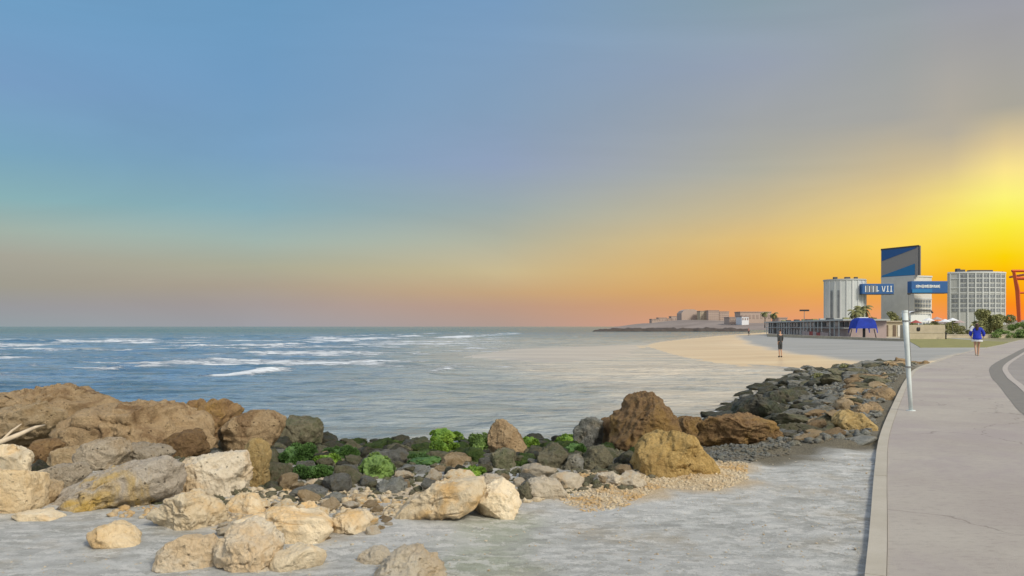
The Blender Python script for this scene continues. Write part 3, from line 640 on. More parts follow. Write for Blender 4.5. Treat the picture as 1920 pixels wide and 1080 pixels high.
h('cream layered slab lying on the blocky tan boulder at the left picture edge', 'cream', 7.3, [(-60, 832), (0, 829), (35, 830), (66, 843), (72, 860), (58, 880), (20, 884), (-60, 884)], 0.5, seed=32, sub=6, box=0.5)
h('tan-grey boulder with a ragged top beside the blocky boulder', 'grey', 8.0, [(74, 898), (85, 884), (105, 874), (150, 869), (167, 888), (150, 912), (118, 930), (85, 925)], 0.6, seed=35)
h('small brown boulder wedged at the foot of the blocky boulder', 'tan', 7.35, [(70, 908), (88, 902), (104, 908), (114, 926), (98, 944), (80, 955), (66, 950)], 0.7, seed=38)
h('pinkish tan boulder below the left end of the central ridge boulder', 'tan', 8.9, [(98, 850), (118, 840), (141, 837), (158, 858), (150, 876), (110, 882), (92, 872)], 0.7, seed=41)
h('grey-brown humped boulder under the central ridge boulder', 'grey', 9.1, [(155, 852), (168, 833), (190, 821), (225, 818), (241, 845), (225, 872), (190, 888), (160, 880)], 0.6, seed=44)
h('pale grey lumpy boulder pitted with holes, right of the grey-brown hump', 'grey', 8.8, [(222, 848), (240, 835), (265, 829), (302, 836), (319, 850), (300, 870), (250, 880), (218, 876)], 0.6, seed=47)
h('small flat tan boulder high between two larger ridge boulders on the left', 'tan', 9.5, [(118, 828), (135, 819), (162, 816), (178, 832), (160, 848), (122, 846)], 0.7, seed=50)
h('low reddish brown boulder at the left, behind the cream slab', 'rust', 8.6, [(50, 840), (70, 828), (95, 824), (110, 836), (100, 852), (72, 858), (52, 852)], 0.7, seed=53)
h('dark brown boulder in the gap of the left ridge', 'rust', 9.7, [(318, 822), (345, 806), (372, 806), (385, 822), (388, 850), (360, 868), (325, 862), (315, 842)], 0.6, seed=56)
# foreground
h('wedge-shaped boulder with a white top and an orange-brown underside, in front of the sloping boulder', 'cream', 6.55, [(285, 962), (302, 946), (328, 932), (355, 921), (397, 938), (422, 957), (419, 974), (400, 997), (345, 999), (306, 978)], 0.6, seed=59, sub=6, ncut=12)
h('half-buried yellow boulder alone on the grey ground at the lower left', 'sandy', 5.75, [(165, 1000), (185, 988), (213, 981), (239, 992), (266, 1022), (240, 1038), (205, 1036), (178, 1018)], 0.6, seed=62, rough=0.7)
h('flat pale stone lying on the grey ground at the left', 'cream', 6.5, [(30, 963), (50, 957), (90, 957), (118, 967), (115, 978), (80, 981), (45, 978)], 0.8, seed=65, rough=0.7)
h('long pinkish-cream boulder low in the front row, left of the mottled one', 'pale', 5.45, [(297, 1056), (305, 1030), (325, 1010), (355, 998), (400, 1006), (418, 1030), (414, 1060), (390, 1072), (320, 1072)], 0.6, seed=68, sub=6, rough=0.7)
h('mottled grey-brown boulder in the middle of the front row', 'pale', 5.5, [(408, 1050), (415, 1015), (440, 985), (475, 975), (505, 985), (522, 1020), (512, 1060), (480, 1078), (430, 1080)], 0.6, seed=71, sub=6)
h('smooth oval cream boulder with an orange right flank, at the bottom of the front row', 'cream', 5.25, [(512, 1046), (520, 1032), (545, 1025), (588, 1017), (608, 1030), (611, 1046), (600, 1064), (570, 1080), (528, 1078), (514, 1064)], 0.65, seed=74, sub=6, ncut=3, rough=0.45)
h('small white flat stone at the bottom edge between the mottled and oval boulders', 'pale', 5.05, [(462, 1072), (480, 1062), (505, 1063), (520, 1076), (515, 1092), (470, 1092)], 0.8, seed=77)
h('long pale tan slab behind the oval boulder', 'cream', 6.1, [(425, 1000), (445, 975), (490, 962), (560, 958), (610, 962), (628, 985), (605, 1012), (545, 1022), (500, 1025), (440, 1020)], 0.5, seed=80, sub=6, rough=0.8)
h('small peach-coloured stone at the right end of the long tan slab', 'cream', 6.3, [(612, 988), (625, 970), (652, 959), (680, 962), (697, 978), (688, 997), (650, 1010), (618, 1006)], 0.7, seed=83)
h('orange-tan boulder between the wedge-shaped boulder and the dark rubble', 'cream', 7.2, [(422, 950), (440, 930), (470, 922), (492, 932), (505, 952), (490, 976), (450, 988), (425, 975)], 0.6, seed=86)
h('long pale cream boulder sloping up to the right in the middle of the shore', 'cream', 6.7, [(735, 975), (752, 952), (774, 931), (818, 904), (860, 898), (903, 896), (910, 918), (890, 945), (834, 975), (780, 984)], 0.5, seed=89, sub=6, rough=0.8)
h('cube-like cream boulder with a flat front, right of the long cream boulder', 'cream', 6.6, [(889, 925), (915, 910), (944, 899), (964, 915), (979, 945), (960, 974), (931, 976), (890, 966)], 0.65, seed=92, sub=6, ncut=12, rough=0.6, box=0.4)
h('buried pale boulder at the bottom edge, just right of the oval boulder', 'pale', 5.5, [(668, 1062), (675, 1040), (700, 1028), (725, 1028), (738, 1042), (730, 1064), (690, 1072)], 0.7, seed=95)
h('large grey-white boulder cut off by the bottom edge of the view', 'pale', 5.2, [(695, 1100), (715, 1060), (752, 1033), (786, 1031), (820, 1050), (835, 1085), (830, 1110), (700, 1115)], 0.6, seed=98, sub=6)
# middle
h('dark triangular boulder with a pale ridge line above the rubble', 'slate', 8.1, [(686, 938), (712, 905), (750, 893), (764, 908), (762, 930), (728, 942), (700, 945)], 0.6, seed=101)
h('grey-green wedge-shaped boulder left of the triangular one', 'slate', 8.5, [(608, 910), (622, 890), (641, 878), (673, 892), (703, 915), (688, 932), (641, 932), (612, 926)], 0.6, seed=104)
h('oval grey stone lying in the rubble below the weed', 'slate', 7.8, [(540, 932), (552, 918), (585, 914), (612, 922), (613, 938), (585, 948), (552, 948)], 0.7, seed=107)
h('flat whitish stone in the dark rubble under the green weed', 'pale', 8.3, [(572, 905), (590, 897), (610, 899), (614, 912), (595, 919), (574, 916)], 0.8, seed=110)
h('dark mottled stone beside the square tan stone in the rubble', 'slate', 7.6, [(602, 938), (622, 926), (650, 926), (655, 945), (640, 958), (610, 954)], 0.7, seed=113)
h('square tan stone in the middle of the rubble', 'tan', 7.5, [(652, 938), (662, 929), (686, 930), (688, 950), (668, 958), (653, 954)], 0.7, seed=116)
h('small rounded cream stone at the front of the rubble', 'cream', 7.2, [(556, 958), (566, 944), (588, 941), (600, 950), (597, 966), (570, 970)], 0.7, seed=119)
h('dark stone with a pale yellow rim beside the golden upright boulder', 'olive', 8.7, [(486, 888), (500, 878), (530, 880), (553, 893), (552, 912), (520, 922), (490, 912)], 0.6, seed=122)
h('low black boulder under the yellow-rimmed stone', 'dark', 8.2, [(484, 915), (500, 905), (528, 908), (540, 924), (525, 940), (495, 938)], 0.7, seed=125)
h('pointed brown boulder like a shark fin at the waterline in the middle', 'brown', 10.4, [(914, 822), (920, 800), (930, 785), (943, 785), (966, 802), (982, 825), (992, 845), (965, 855), (930, 858), (916, 842)], 0.6, seed=128, sub=6, rough=0.6)
h('olive-brown boulder below the fin-shaped boulder', 'olive', 9.6, [(908, 866), (920, 848), (942, 836), (963, 843), (971, 870), (956, 892), (925, 892)], 0.65, seed=131)
h('small dark green stone right of the olive-brown boulder', 'mossy', 9.4, [(966, 862), (978, 850), (1000, 850), (1007, 866), (995, 882), (970, 880)], 0.8, seed=134)
h('egg-shaped olive boulder with a pointed top', 'olive', 9.5, [(1005, 868), (1015, 845), (1035, 831), (1055, 836), (1066, 862), (1055, 888), (1020, 895)], 0.65, seed=137)
h('square dark grey boulder left of the brown pyramid', 'slate', 10.9, [(1077, 805), (1090, 786), (1110, 783), (1127, 787), (1130, 815), (1128, 838), (1095, 842), (1079, 826)], 0.65, seed=140, ncut=12)
h('brown boulder wedged between the dark square block and the pyramid', 'rust', 11.2, [(1122, 800), (1132, 786), (1152, 786), (1165, 810), (1155, 838), (1130, 840)], 0.7, seed=143)
h('big pyramid-shaped rust-brown boulder, tallest on the shore', 'rust', 10.5, [(1140, 822), (1150, 785), (1172, 757), (1192, 743), (1212, 739), (1240, 750), (1260, 778), (1270, 808), (1262, 838), (1220, 850), (1165, 845)], 0.55, seed=146, sub=6, deep=1.2)
h('large rounded ochre-yellow boulder in front of the pyramid', 'sandstone', 8.8, [(1189, 868), (1195, 842), (1213, 820), (1253, 804), (1290, 812), (1312, 840), (1345, 872), (1340, 890), (1300, 900), (1225, 902), (1196, 892)], 0.55, seed=149, sub=6, rough=0.7, ncut=6)
h('long low brown boulder right of the pyramid, with a dark hollow at its left', 'rust', 11.7, [(1300, 795), (1320, 781), (1360, 780), (1405, 777), (1440, 788), (1466, 818), (1440, 834), (1360, 838), (1305, 832)], 0.5, seed=152, sub=6)
h('small reddish boulder between the pyramid and the long low boulder', 'rust', 12.2, [(1262, 795), (1280, 782), (1308, 781), (1318, 795), (1312, 815), (1275, 818)], 0.7, seed=155)
h('pale cobble-studded boulder at the left end of the tan gravel', 'pale', 7.45, [(980, 912), (995, 898), (1020, 891), (1045, 899), (1060, 922), (1040, 940), (1000, 944), (984, 932)], 0.6, seed=158)
h('narrow dark stone tucked behind the cube-like boulder', 'olive', 7.6, [(974, 912), (988, 902), (1002, 915), (1002, 940), (985, 948), (974, 932)], 0.7, seed=161)
h('brown mottled boulder in shade below the square dark block', 'olive', 9.3, [(1092, 862), (1105, 842), (1130, 838), (1145, 856), (1140, 885), (1110, 895), (1094, 882)], 0.65, seed=164)
h('whitish crusted boulder behind the tan gravel', 'pale', 8.2, [(1110, 905), (1125, 890), (1148, 884), (1175, 895), (1180, 912), (1150, 922), (1115, 920)], 0.7, seed=167)
h('dark mottled stone between the egg-shaped boulder and the shaded one', 'slate', 9.1, [(1055, 872), (1066, 856), (1088, 852), (1098, 868), (1090, 888), (1062, 890)], 0.7, seed=170)
h('green-skinned low boulder at the water, between the two bright weed mounds', 'mossy', 10.6, [(740, 870), (765, 852), (800, 848), (845, 856), (852, 874), (810, 885), (760, 884)], 0.6, seed=173)
h('grey-green boulder under the weed left of the fin-shaped boulder', 'mossy', 10.2, [(858, 858), (872, 842), (900, 838), (915, 852), (908, 874), (875, 880)], 0.7, seed=176)
h('black boulder crusted with mussels at the waterline in the middle', 'dark', 12.2, [(748, 838), (765, 824), (795, 820), (812, 832), (806, 850), (765, 854)], 0.7, seed=179)
h('low grey-green slab pointing left in the middle of the rubble', 'slate', 9.0, [(735, 888), (760, 874), (795, 872), (820, 880), (812, 900), (770, 908), (740, 902)], 0.6, seed=182)
# right bank
h('dark rounded boulder farthest out in the water on the right bank', 'dark', 17.0, [(1375, 782), (1382, 762), (1400, 747), (1420, 743), (1447, 752), (1480, 772), (1470, 786), (1420, 790)], 0.5, seed=201, sub=5)
h('dark olive boulder with a pale ridge behind the outermost one on the right bank', 'dark', 20.5, [(1434, 748), (1442, 736), (1481, 729), (1507, 734), (1510, 752), (1475, 764), (1440, 760)], 0.5, seed=204)
h('smooth dark grey boulder behind the long low boulder on the right bank', 'dark', 14.6, [(1428, 786), (1450, 776), (1478, 777), (1486, 792), (1465, 804), (1435, 800)], 0.6, seed=207)
h('pale olive-yellow boulder lying near the kerb on the right bank', 'gold', 12.8, [(1560, 792), (1572, 776), (1592, 768), (1615, 776), (1642, 798), (1632, 812), (1580, 812)], 0.6, seed=210)
h('flat dark slab with a black shadowed underside beside the kerb', 'slate', 11.5, [(1530, 838), (1560, 831), (1600, 824), (1642, 816), (1648, 826), (1630, 838), (1580, 842)], 0.5, seed=213, ncut=3, rough=0.5)
h('brown rounded boulder against the kerb above the pale yellow one', 'brown', 15.3, [(1600, 775), (1612, 758), (1640, 755), (1652, 770), (1640, 786), (1612, 788)], 0.7, seed=216)
h('ochre-brown sloping boulder against the kerb in the middle of the right bank', 'brown', 18.6, [(1612, 752), (1632, 735), (1660, 726), (1672, 735), (1662, 756), (1630, 764)], 0.6, seed=219)
h('long flat-topped dark boulder at the far end of the right bank', 'dark', 33.0, [(1612, 700), (1622, 683), (1650, 680), (1690, 681), (1698, 692), (1680, 706), (1630, 708)], 0.4, seed=222)
h('dark green boulder like a step left of the far end of the right bank', 'dark', 26.0, [(1500, 730), (1508, 714), (1540, 708), (1580, 710), (1590, 726), (1560, 740), (1515, 738)], 0.5, seed=225)
for a, k in H: hero(*a, **k)

# algae
def weed(label, mat, px0, py0, px1, py1, D, n=2600, seed=1, flat=1.0):
    n = int(n * 2.3)
    xm = (px0 + px1) / 2
    for _ in range(8): D = min(max(0.5 * D + 0.5 * (CZ - gz((xm - 960) / F * D, D)) * F / (py1 - HY), 8.3), 14.2)
    a = at(px0, py1, D); b_ = at(px1, py0, D); cx = (a.x + b_.x) / 2; rx = (b_.x - a.x) / 2; hgt = b_.z - a.z; zc = a.z
    rg = np.random.RandomState(seed); lumps = [(rg.uniform(-.8, .8), rg.uniform(-.7, .7), rg.uniform(.0, .5), rg.uniform(.2, .5)) for _ in range(15)]
    V = []; Fc = []
    for k in range(n):
        lx, ly, lz, lr = lumps[rg.randint(15)]
        v = rg.normal(size=3); v /= np.linalg.norm(v); v[2] = abs(v[2]) * 0.9
        rr_ = lr * (0.85 + 0.15 * rg.rand())
        p = np.array([(lx + v[0] * rr_) * rx, (ly + v[1] * rr_) * rx * 0.8, max(0.0, (lz + v[2] * rr_)) * hgt * 0.95])
        ln = rg.uniform(0.009, 0.024); dr = v + rg.normal(size=3) * 0.55; dr[2] += 0.2; dr /= np.linalg.norm(dr)
        sd_v = np.cross(dr, rg.normal(size=3)); sd_v /= np.linalg.norm(sd_v); wv = ln * 0.33
        i = len(V); V += [p - sd_v * wv, p + sd_v * wv, p + dr * ln + sd_v * wv * .7, p + dr * ln * 1.25, p + dr * ln - sd_v * wv * .7]; Fc.append((i, i + 1, i + 2, i + 3, i + 4))
    # holdfast body under the fronds
    Pb, Fb = rock_verts(seed + 900, 4, None, (rx * 0.8, rx * 0.7, hgt * 0.5), 6, 1.6, 0.0)
    Pb[:, 2] += hgt * 0.22; i = len(V); V += list(Pb); Fc += [tuple(f + i) for f in Fb]
    MASKS.append(([(px0, py0), (px1, py0), (px1, py1 - 6), (px0, py1 - 6)], D))
    o = mesh_np('seaweed_mound', V, Fc, M[mat], smooth=False, loc=(cx, D, zc)); tag(o, label, 'seaweed', 'green weed on the waterline rocks')
weed('bright green bushy weed mound, farthest out at the waterline', 'algae', 804, 797, 863, 828, 12.6, 3000, 1)
weed('bright green weed mound just in front of the farthest one', 'algae', 804, 821, 860, 852, 11.6, 3000, 2)
weed('large rounded yellow-green weed mound left of the middle', 'algae_pale', 672, 842, 742, 894, 10.2, 4200, 3)
weed('dark green weed mass beneath the square mossy boulder', 'algae_dark', 522, 822, 588, 872, 11.4, 3800, 4)
weed('patch of bright green weed at the right edge of the mass under the square boulder', 'algae', 548, 836, 580, 868, 11.0, 1500, 5)
weed('pale green weed clinging left of the fin-shaped boulder', 'algae_pale', 880, 803, 918, 846, 11.2, 2600, 6)
weed('vivid green weed on the right flank of the fin-shaped boulder', 'algae', 974, 810, 1010, 842, 11.2, 1900, 7)
weed('small bright green weed tuft beside the square dark grey boulder', 'algae', 1043, 809, 1080, 836, 11.6, 1900, 8)
weed('dull green weed carpet under the small bright tuft', 'algae_dark', 1052, 826, 1096, 852, 10.6, 2200, 9)
weed('low dull green weed carpet below the dark weed mass', 'algae_dark', 556, 866, 626, 894, 9.7, 2800, 10)
weed('yellow-green weed tuft beside the golden upright boulder', 'algae', 503, 846, 532, 868, 10.0, 1300, 11)
weed('long dark green weed bank between the two bright mounds and the rubble', 'algae_dark', 762, 846, 856, 874, 10.9, 3600, 12)
weed('dark green weed clump left of the large rounded mound', 'algae_dark', 612, 828, 668, 862, 11.4, 2600, 13)

for k, (lb, mt, a_, b_, c_, d_, D_, n_) in enumerate([
 ('low green weed carpet right of the mass under the square boulder', 'algae', 588, 850, 640, 872, 11.0, 1500), ('thin dark weed strip at the waterline left of the middle', 'algae_dark', 660, 830, 722, 846, 12.8, 1700),
 ('thin pale weed strip at the waterline, left of the farthest bright mound', 'algae_pale', 728, 826, 786, 842, 13.0, 1500), ('small vivid weed patch on the stones below the fin-shaped boulder', 'algae', 868, 872, 908, 892, 9.8, 1100),
 ('dull weed patch between the fin-shaped and the egg-shaped boulders', 'algae_dark', 985, 842, 1030, 862, 10.6, 1300), ('dark weed patch just left of and below the large rounded mound', 'algae_dark', 640, 872, 690, 892, 9.9, 1500)]):
    weed(lb, mt, a_, b_, c_, d_, D_, n_, 40 + k)
# small individual stones: a few base shapes, copied
rs = np.random.RandomState(77); random.seed(77)
BASE = []
for k in range(14):
    P, Fc = rock_verts(500 + k * 7, 4, None, (1, rs.uniform(.75, 1.0), rs.uniform(.55, .85)), 22, 1.25, 0.3)
    me = mesh_np('stone', P, Fc, None); BASE.append(me.data); bpy.data.objects.remove(me)
_mc = {}
def stone(k, mat, loc, scl, rot, name, label, cat, group):
    key = (k, mat)
    if key not in _mc:
        d_ = BASE[k].copy(); d_.materials.append(RM[mat]); _mc[key] = d_
    o = bpy.data.objects.new(name, _mc[key]); COL.objects.link(o); o.location = loc; o.scale = scl; o.rotation_euler = rot
    tag(o, label, cat, group); return o
def hidden(x, y, z, hgt):
    px = 960 + x / y * F; py = HY - (z + hgt - CZ) / y * F
    for poly, D in MASKS:
        if D < y + 0.8 and inside(poly, np.array([px]), np.array([py]))[0]: return True
        if D >= y + 0.8 and inside(poly, np.array([px]), np.array([py + 10]))[0] and hgt > 0.1: return True
    return False
placed = []
def free(x, y, r, k=0.85):
    for a, b_, c_ in placed:
        if (x - a) ** 2 + (y - b_) ** 2 < (k * (r + c_)) ** 2: return False
    placed.append((x, y, r)); return True
# central rubble
LBL = {'dark': 'small dark wet stone in the rubble at the foot of the green weed', 'olive': 'small olive-brown stone in the rubble at the foot of the green weed',
       'slate': 'small grey stone in the rubble between the boulders and the sea', 'mossy': 'small green-skinned stone in the rubble by the water', 'tan': 'small tan stone in the front of the rubble',
       'pale': 'small pale stone in the front of the rubble', 'cream': 'small cream stone in the front of the rubble'}
cnt = 0; tries = 0
while cnt < 215 and tries < 6000:
    tries += 1
    y = rs.uniform(7.3, 14.8); px = rs.uniform(470, 1200) if rs.rand() < .9 else rs.uniform(60, 520); x = (px - 960) / F * y
    q = float(sdist(LAND, np.array([x]), np.array([y]))[0])
    if q < -0.3 or q > 6.4 : continue
    r = rs.uniform(0.07, 0.20) * (0.75 + y / 28)
    z = gz(x, y)
    if hidden(x, y, z, r) or not free(x, y, r): continue
    f = (y - 7.3) / 6
    if y > 10.4: mt = rs.choice(['dark', 'mossy', 'mossy', 'olive', 'dark'])
    elif y > 8.8: mt = rs.choice(['slate', 'olive', 'dark', 'slate', 'olive', 'tan'])
    else: mt = rs.choice(['slate', 'tan', 'pale', 'cream', 'olive', 'slate'])
    stone(rs.randint(14), mt, (x, y, z + r * 0.25), (r * rs.uniform(.9, 1.3), r, r * rs.uniform(.7, 1.0)), (rs.uniform(-.3, .3), rs.uniform(-.3, .3), rs.uniform(0, 6.3)), 'stone', LBL[mt], 'stone', 'small stones of the central rubble')
    cnt += 1
cnt = 0; tries = 0
while cnt < 46 and tries < 3000:
    tries += 1
    y = rs.uniform(6.1, 7.6); px = rs.uniform(300, 900); x = (px - 960) / F * y; r = rs.uniform(0.04, 0.13); z = gz(x, y)
    if not inside([(390, 930), (500, 930), (760, 950), (720, 1000), (600, 1040), (430, 1040)], np.array([px]), np.array([HY + (CZ - z) / y * F]))[0]: continue
    if hidden(x, y, z, r) or not free(x, y, r): continue
    mt = rs.choice(['cream', 'pale', 'cream', 'tan'])
    stone(rs.randint(14), mt, (x, y, z + r * 0.2), (r * rs.uniform(.9, 1.4), r, r * rs.uniform(.6, .9)), (rs.uniform(-.3, .3), rs.uniform(-.3, .3), rs.uniform(0, 6.3)), 'stone',
          {'cream': 'little cream stone scattered behind the front row of boulders', 'pale': 'little pale stone scattered behind the front row of boulders', 'tan': 'little tan stone scattered behind the front row of boulders'}[mt], 'stone', 'small stones of the front row'); cnt += 1
# right bank
BL = {'dark': 'dark weed-stained rock of the bank between the kerb and the bay', 'slate': 'grey rock of the bank between the kerb and the bay', 'olive': 'olive-brown rock of the bank between the kerb and the bay', 'brown': 'brown rock piled against the kerb on the right bank', 'tan': 'tan rock piled against the kerb on the right bank'}
cnt = 0; tries = 0; placed = []
WLp = WALK_L
while cnt < 270 and tries < 14000:
    tries += 1
    y = 11.2 + 27.5 * rs.rand() ** 1.0; x = rs.uniform(2.5, 20)
    q = float(sdist(LAND, np.array([x]), np.array([y]))[0])
    if q < -0.35: continue
    dk = float(polydist(WLp, np.array([x]), np.array([y]))[0])
    if inside(WALK_L + offset(WALK_R, 12)[::-1], np.array([x]), np.array([y]))[0] or dk < 0.35: continue
    px = 960 + x / y * F
    if y < 17 and px < 1440 - (y - 11.2) * 12: continue
    r = rs.uniform(0.11, 0.33) * (0.7 + y / 60); z = gz(x, y)
    if dk < r + .25: continue
    if hidden(x, y, z, r * .8) or not free(x, y, r, 0.72): continue
    if dk < 1.3: mt = rs.choice(['brown', 'tan', 'olive'])
    elif q < 1.2: mt = rs.choice(['dark', 'dark', 'slate'])
    else: mt = rs.choice(['slate', 'olive', 'dark', 'slate', 'olive'])
    stone(rs.randint(14), mt, (x, y, z + r * 0.2), (r * rs.uniform(1., 1.7), r * rs.uniform(.8, 1.2), r * rs.uniform(.45, .78)), (rs.uniform(-.25, .25), rs.uniform(-.25, .25), rs.uniform(-.6, .6) + (3.14 if rs.rand() < .5 else 0)), 'rock', BL[mt], 'rock', 'rocks of the right bank')
    cnt += 1

# pebbles nobody could count
def pebbles(name, mat, pts, rmin, rmax, seed):
    rg = np.random.RandomState(seed); V0, F0 = ico(1); VV = []; FF = []; off = 0
    z = ground_z([p[0] for p in pts], [p[1] for p in pts])
    for (x, y), zz in zip(pts, z):
        r = rg.uniform(rmin, rmax) * (0.6 + 0.8 * rg.rand() ** 3)
        Q = V0 * (1 + 0.25 * rg.normal(size=(len(V0), 1))) * np.array([r * rg.uniform(.8, 1.5), r, r * rg.uniform(.5, .9)])
        a = rg.uniform(0, 6.28); c_, s2 = math.cos(a), math.sin(a)
        Q = np.stack([Q[:, 0] * c_ - Q[:, 1] * s2, Q[:, 0] * s2 + Q[:, 1] * c_, Q[:, 2]], 1) + np.array([x, y, zz + r * 0.15])
        VV.append(Q); FF.append(F0 + off); off += len(V0)
    o = mesh_np(name, np.concatenate(VV), np.concatenate(FF), mat, smooth=True); tag(o, kind='stuff'); return o
def scatter(poly, n, seed):
    rg = np.random.RandomState(seed); A_ = np.array(poly); lo, hi = A_.min(0), A_.max(0); out = []
    while len(out) < n:
        X_ = rg.uniform(lo[0], hi[0], n); Y_ = rg.uniform(lo[1], hi[1], n); k = inside(poly, X_, Y_); out += list(zip(X_[k], Y_[k]))
    return out[:n]
pebbles('gravel', RM['cream'], scatter(TANMOUND, 6500, 1), 0.004, 0.017, 2)
pebbles('gravel', RM['slate'], scatter([ga(1290, 880, -.1), ga(1310, 835, -.1), (4.2, 12.0), (3.6, 10.4), ga(1395, 885, -.1)], 900, 3), 0.012, 0.035, 4)
pebbles('gravel', RM['olive'], scatter([(-4.5, 8.0), (-2.8, 7.0), (1.2, 7.9), (1.9, 9.0), (2.6, 14.5), (-4.5, 14.4)], 5200, 5), 0.015, 0.05, 6)
pebbles('gravel', RM['cream'], scatter([(-3.6, 7.0), (-2.3, 6.4), (-0.9, 6.8), (0.6, 7.6), (0.4, 8.0), (-3.0, 8.1)], 1300, 7), 0.010, 0.035, 8)
pebbles('gravel', RM['slate'], scatter([(3.9, 11), (5.0, 11.3), (11.2, 23.5), (18.5, 36.5), (13.5, 36.5), (8, 24.5), (5.2, 18), (3.4, 13.5)], 5200, 9), 0.02, 0.075, 10)
pebbles('gravel', RM['pale'], scatter([(-5, 4.0), (2.2, 4.6), (4.8, 10.4), (2.5, 9.6), (0.6, 6.8), (-2.4, 5.6), (-5, 6.2)], 1500, 11), 0.003, 0.010, 12)

# driftwood sticks on the left
def stick(label, pts, r):
    bm = bmesh.new(); tube(bm, [at(*p) for p in pts], r, 10); tag(obj_bm('driftwood_branch', bm, M['driftwood'], smooth=True), label, 'branch', 'bleached branches on the left ridge')
stick('long bleached branch curving over the cream slab at the left edge', [(-60, 842, 7.6), (0, 829, 7.7), (35, 815, 7.8), (66, 801, 7.95), (84, 797, 8.1)], [0.022, 0.025, 0.022, 0.015, 0.006])
stick('short thin bleached branch crossing behind the long one at the left edge', [(5, 824, 8.2), (22, 808, 8.3), (40, 795, 8.4)], [0.012, 0.012, 0.006])

# ================================================================ FOLIAGE
def crown_mesh(lumps, n, leaf, seed, droop=0.0):
    rg = np.random.RandomState(seed); V = []; Fc = []; wts = np.array([l[3] ** 2 for l in lumps]); wts = wts / wts.sum()
    for k in range(n):
        cx, cy, cz, r = lumps[rg.choice(len(lumps), p=wts)]
        v = rg.normal(size=3); v /= np.linalg.norm(v); p = np.array([cx, cy, cz]) + v * r * (0.55 + 0.5 * rg.rand()) * np.array([1, 1, 0.8])
        a = rg.normal(size=3); a /= np.linalg.norm(a); b_ = np.cross(a, rg.normal(size=3)); b_ /= np.linalg.norm(b_)
        s1 = leaf * rg.uniform(.6, 1.3); i = len(V)
        V += [p - a * s1 - b_ * s1 * .4, p + a * s1 - b_ * s1 * .4, p + a * s1 * .8 + b_ * s1 * .5, p - a * s1 * .8 + b_ * s1 * .5]; Fc.append((i, i + 1, i + 2, i + 3))
    return np.array(V), np.array(Fc)
def tree(name, label, cat, loc, lumps, mat, n, leaf, seed, trunk_h, trunk_r, group=None):
    rt = empty(name, loc); tag(rt, label, cat, group)
    V, Fc = crown_mesh(lumps, n, leaf, seed); mesh_np('crown', V, Fc, M[mat], rt, smooth=False)
    bm = bmesh.new(); tube(bm, [(0, 0, -0.3), (0.05, 0, trunk_h * .5), (0, 0.05, trunk_h)], [trunk_r, trunk_r * .8, trunk_r * .6], 8)
    for l in lumps[:6]: tube(bm, [(0, 0.02, trunk_h * .8), ((l[0]) * .5, l[1] * .5, (trunk_h + l[2]) / 2), (l[0], l[1], l[2])], [trunk_r * .5, trunk_r * .35, trunk_r * .12], 6)
    obj_bm('trunk', bm, M['bark'], rt, smooth=True); return rt
def palm(label, loc, h_, sc_, seed, group):
    rt = empty('palm_tree', loc); tag(rt, label, 'palm tree', group); rg = np.random.RandomState(seed)
    bm = bmesh.new(); tube(bm, [(0, 0, -.2), (0.06 * h_ * .3, 0, h_ * .5), (0, 0, h_)], [0.22 * sc_, 0.17 * sc_, 0.15 * sc_], 8); obj_bm('trunk', bm, M['bark'], rt, smooth=True)
    V = []; Fc = []
    for k in range(26):
        a = rg.uniform(0, 6.28); el = rg.uniform(-.5, 1.1); L_ = 1.9 * sc_ * rg.uniform(.8, 1.1); p = np.array([0, 0, h_]); prev = None
        for j in range(9):
            e = el - 0.22 * j; st = L_ / 9
            q = p + np.array([math.cos(a) * math.cos(e), math.sin(a) * math.cos(e), math.sin(e)]) * st
            side = np.array([-math.sin(a), math.cos(a), 0]); wl_ = 0.42 * sc_ * math.sin(math.pi * (j + .7) / 10)
            for sg in (-1, 1):
                i = len(V); V += [p, q, q + side * sg * wl_ - np.array([0, 0, wl_ * .7]), p * .6 + q * .4 + side * sg * wl_ * .9 - np.array([0, 0, wl_ * .7])]; Fc.append((i, i + 1, i + 2, i + 3))
            p = q
    mesh_np('crown', V, Fc, M['palm'], rt, smooth=False)
def lumps_(n, rx, ry, z0, z1, r0, r1, seed):
    rg = np.random.RandomState(seed); return [(rg.uniform(-rx, rx), rg.uniform(-ry, ry), rg.uniform(z0, z1), rg.uniform(r0, r1)) for _ in range(n)]
p_ = at(1858, 612, 132)
tree('olive_tree', 'wide olive-green tree standing in front of the round grey office tower', 'tree', (p_.x, 132, -0.1), lumps_(24, 2.6, 1.8, .7, 3.9, .6, 1.1, 3), 'olive', 7500, .15, 5, 1.2, .2)
p_ = at(1842, 612, 138)
tree('slender_tree', 'thin-topped tree rising just left of the wide olive-green tree', 'tree', (p_.x, 138, -0.1), lumps_(12, .8, .8, .8, 4.6, .35, .7, 13), 'olive', 1800, .16, 15, 2.4, .14)
p_ = at(1886, 620, 112)
tree('round_bush', 'low rounded bright green bush beside the path at the right', 'bush', (p_.x, 112, 0.0), lumps_(16, 2.6, 1.4, .1, .8, .5, .8, 23), 'bush', 5200, .09, 25, .5, .10)
p_ = at(1918, 605, 140)
tree('hedge_bush', 'dark green bush on the embankment at the right picture edge', 'bush', (p_.x, 140, 1.2), lumps_(9, 2.6, 1.4, .1, .7, .4, .7, 33), 'bush', 2600, .11, 35, .4, .10)
p_ = at(1806, 612, 125)
tree('low_shrub', 'small pale shrub in the flower bed before the round office tower', 'bush', (p_.x, 125, -0.1), lumps_(9, 2.2, 1.0, .4, 1.4, .3, .6, 43), 'palm', 1800, .10, 45, .4, .07)
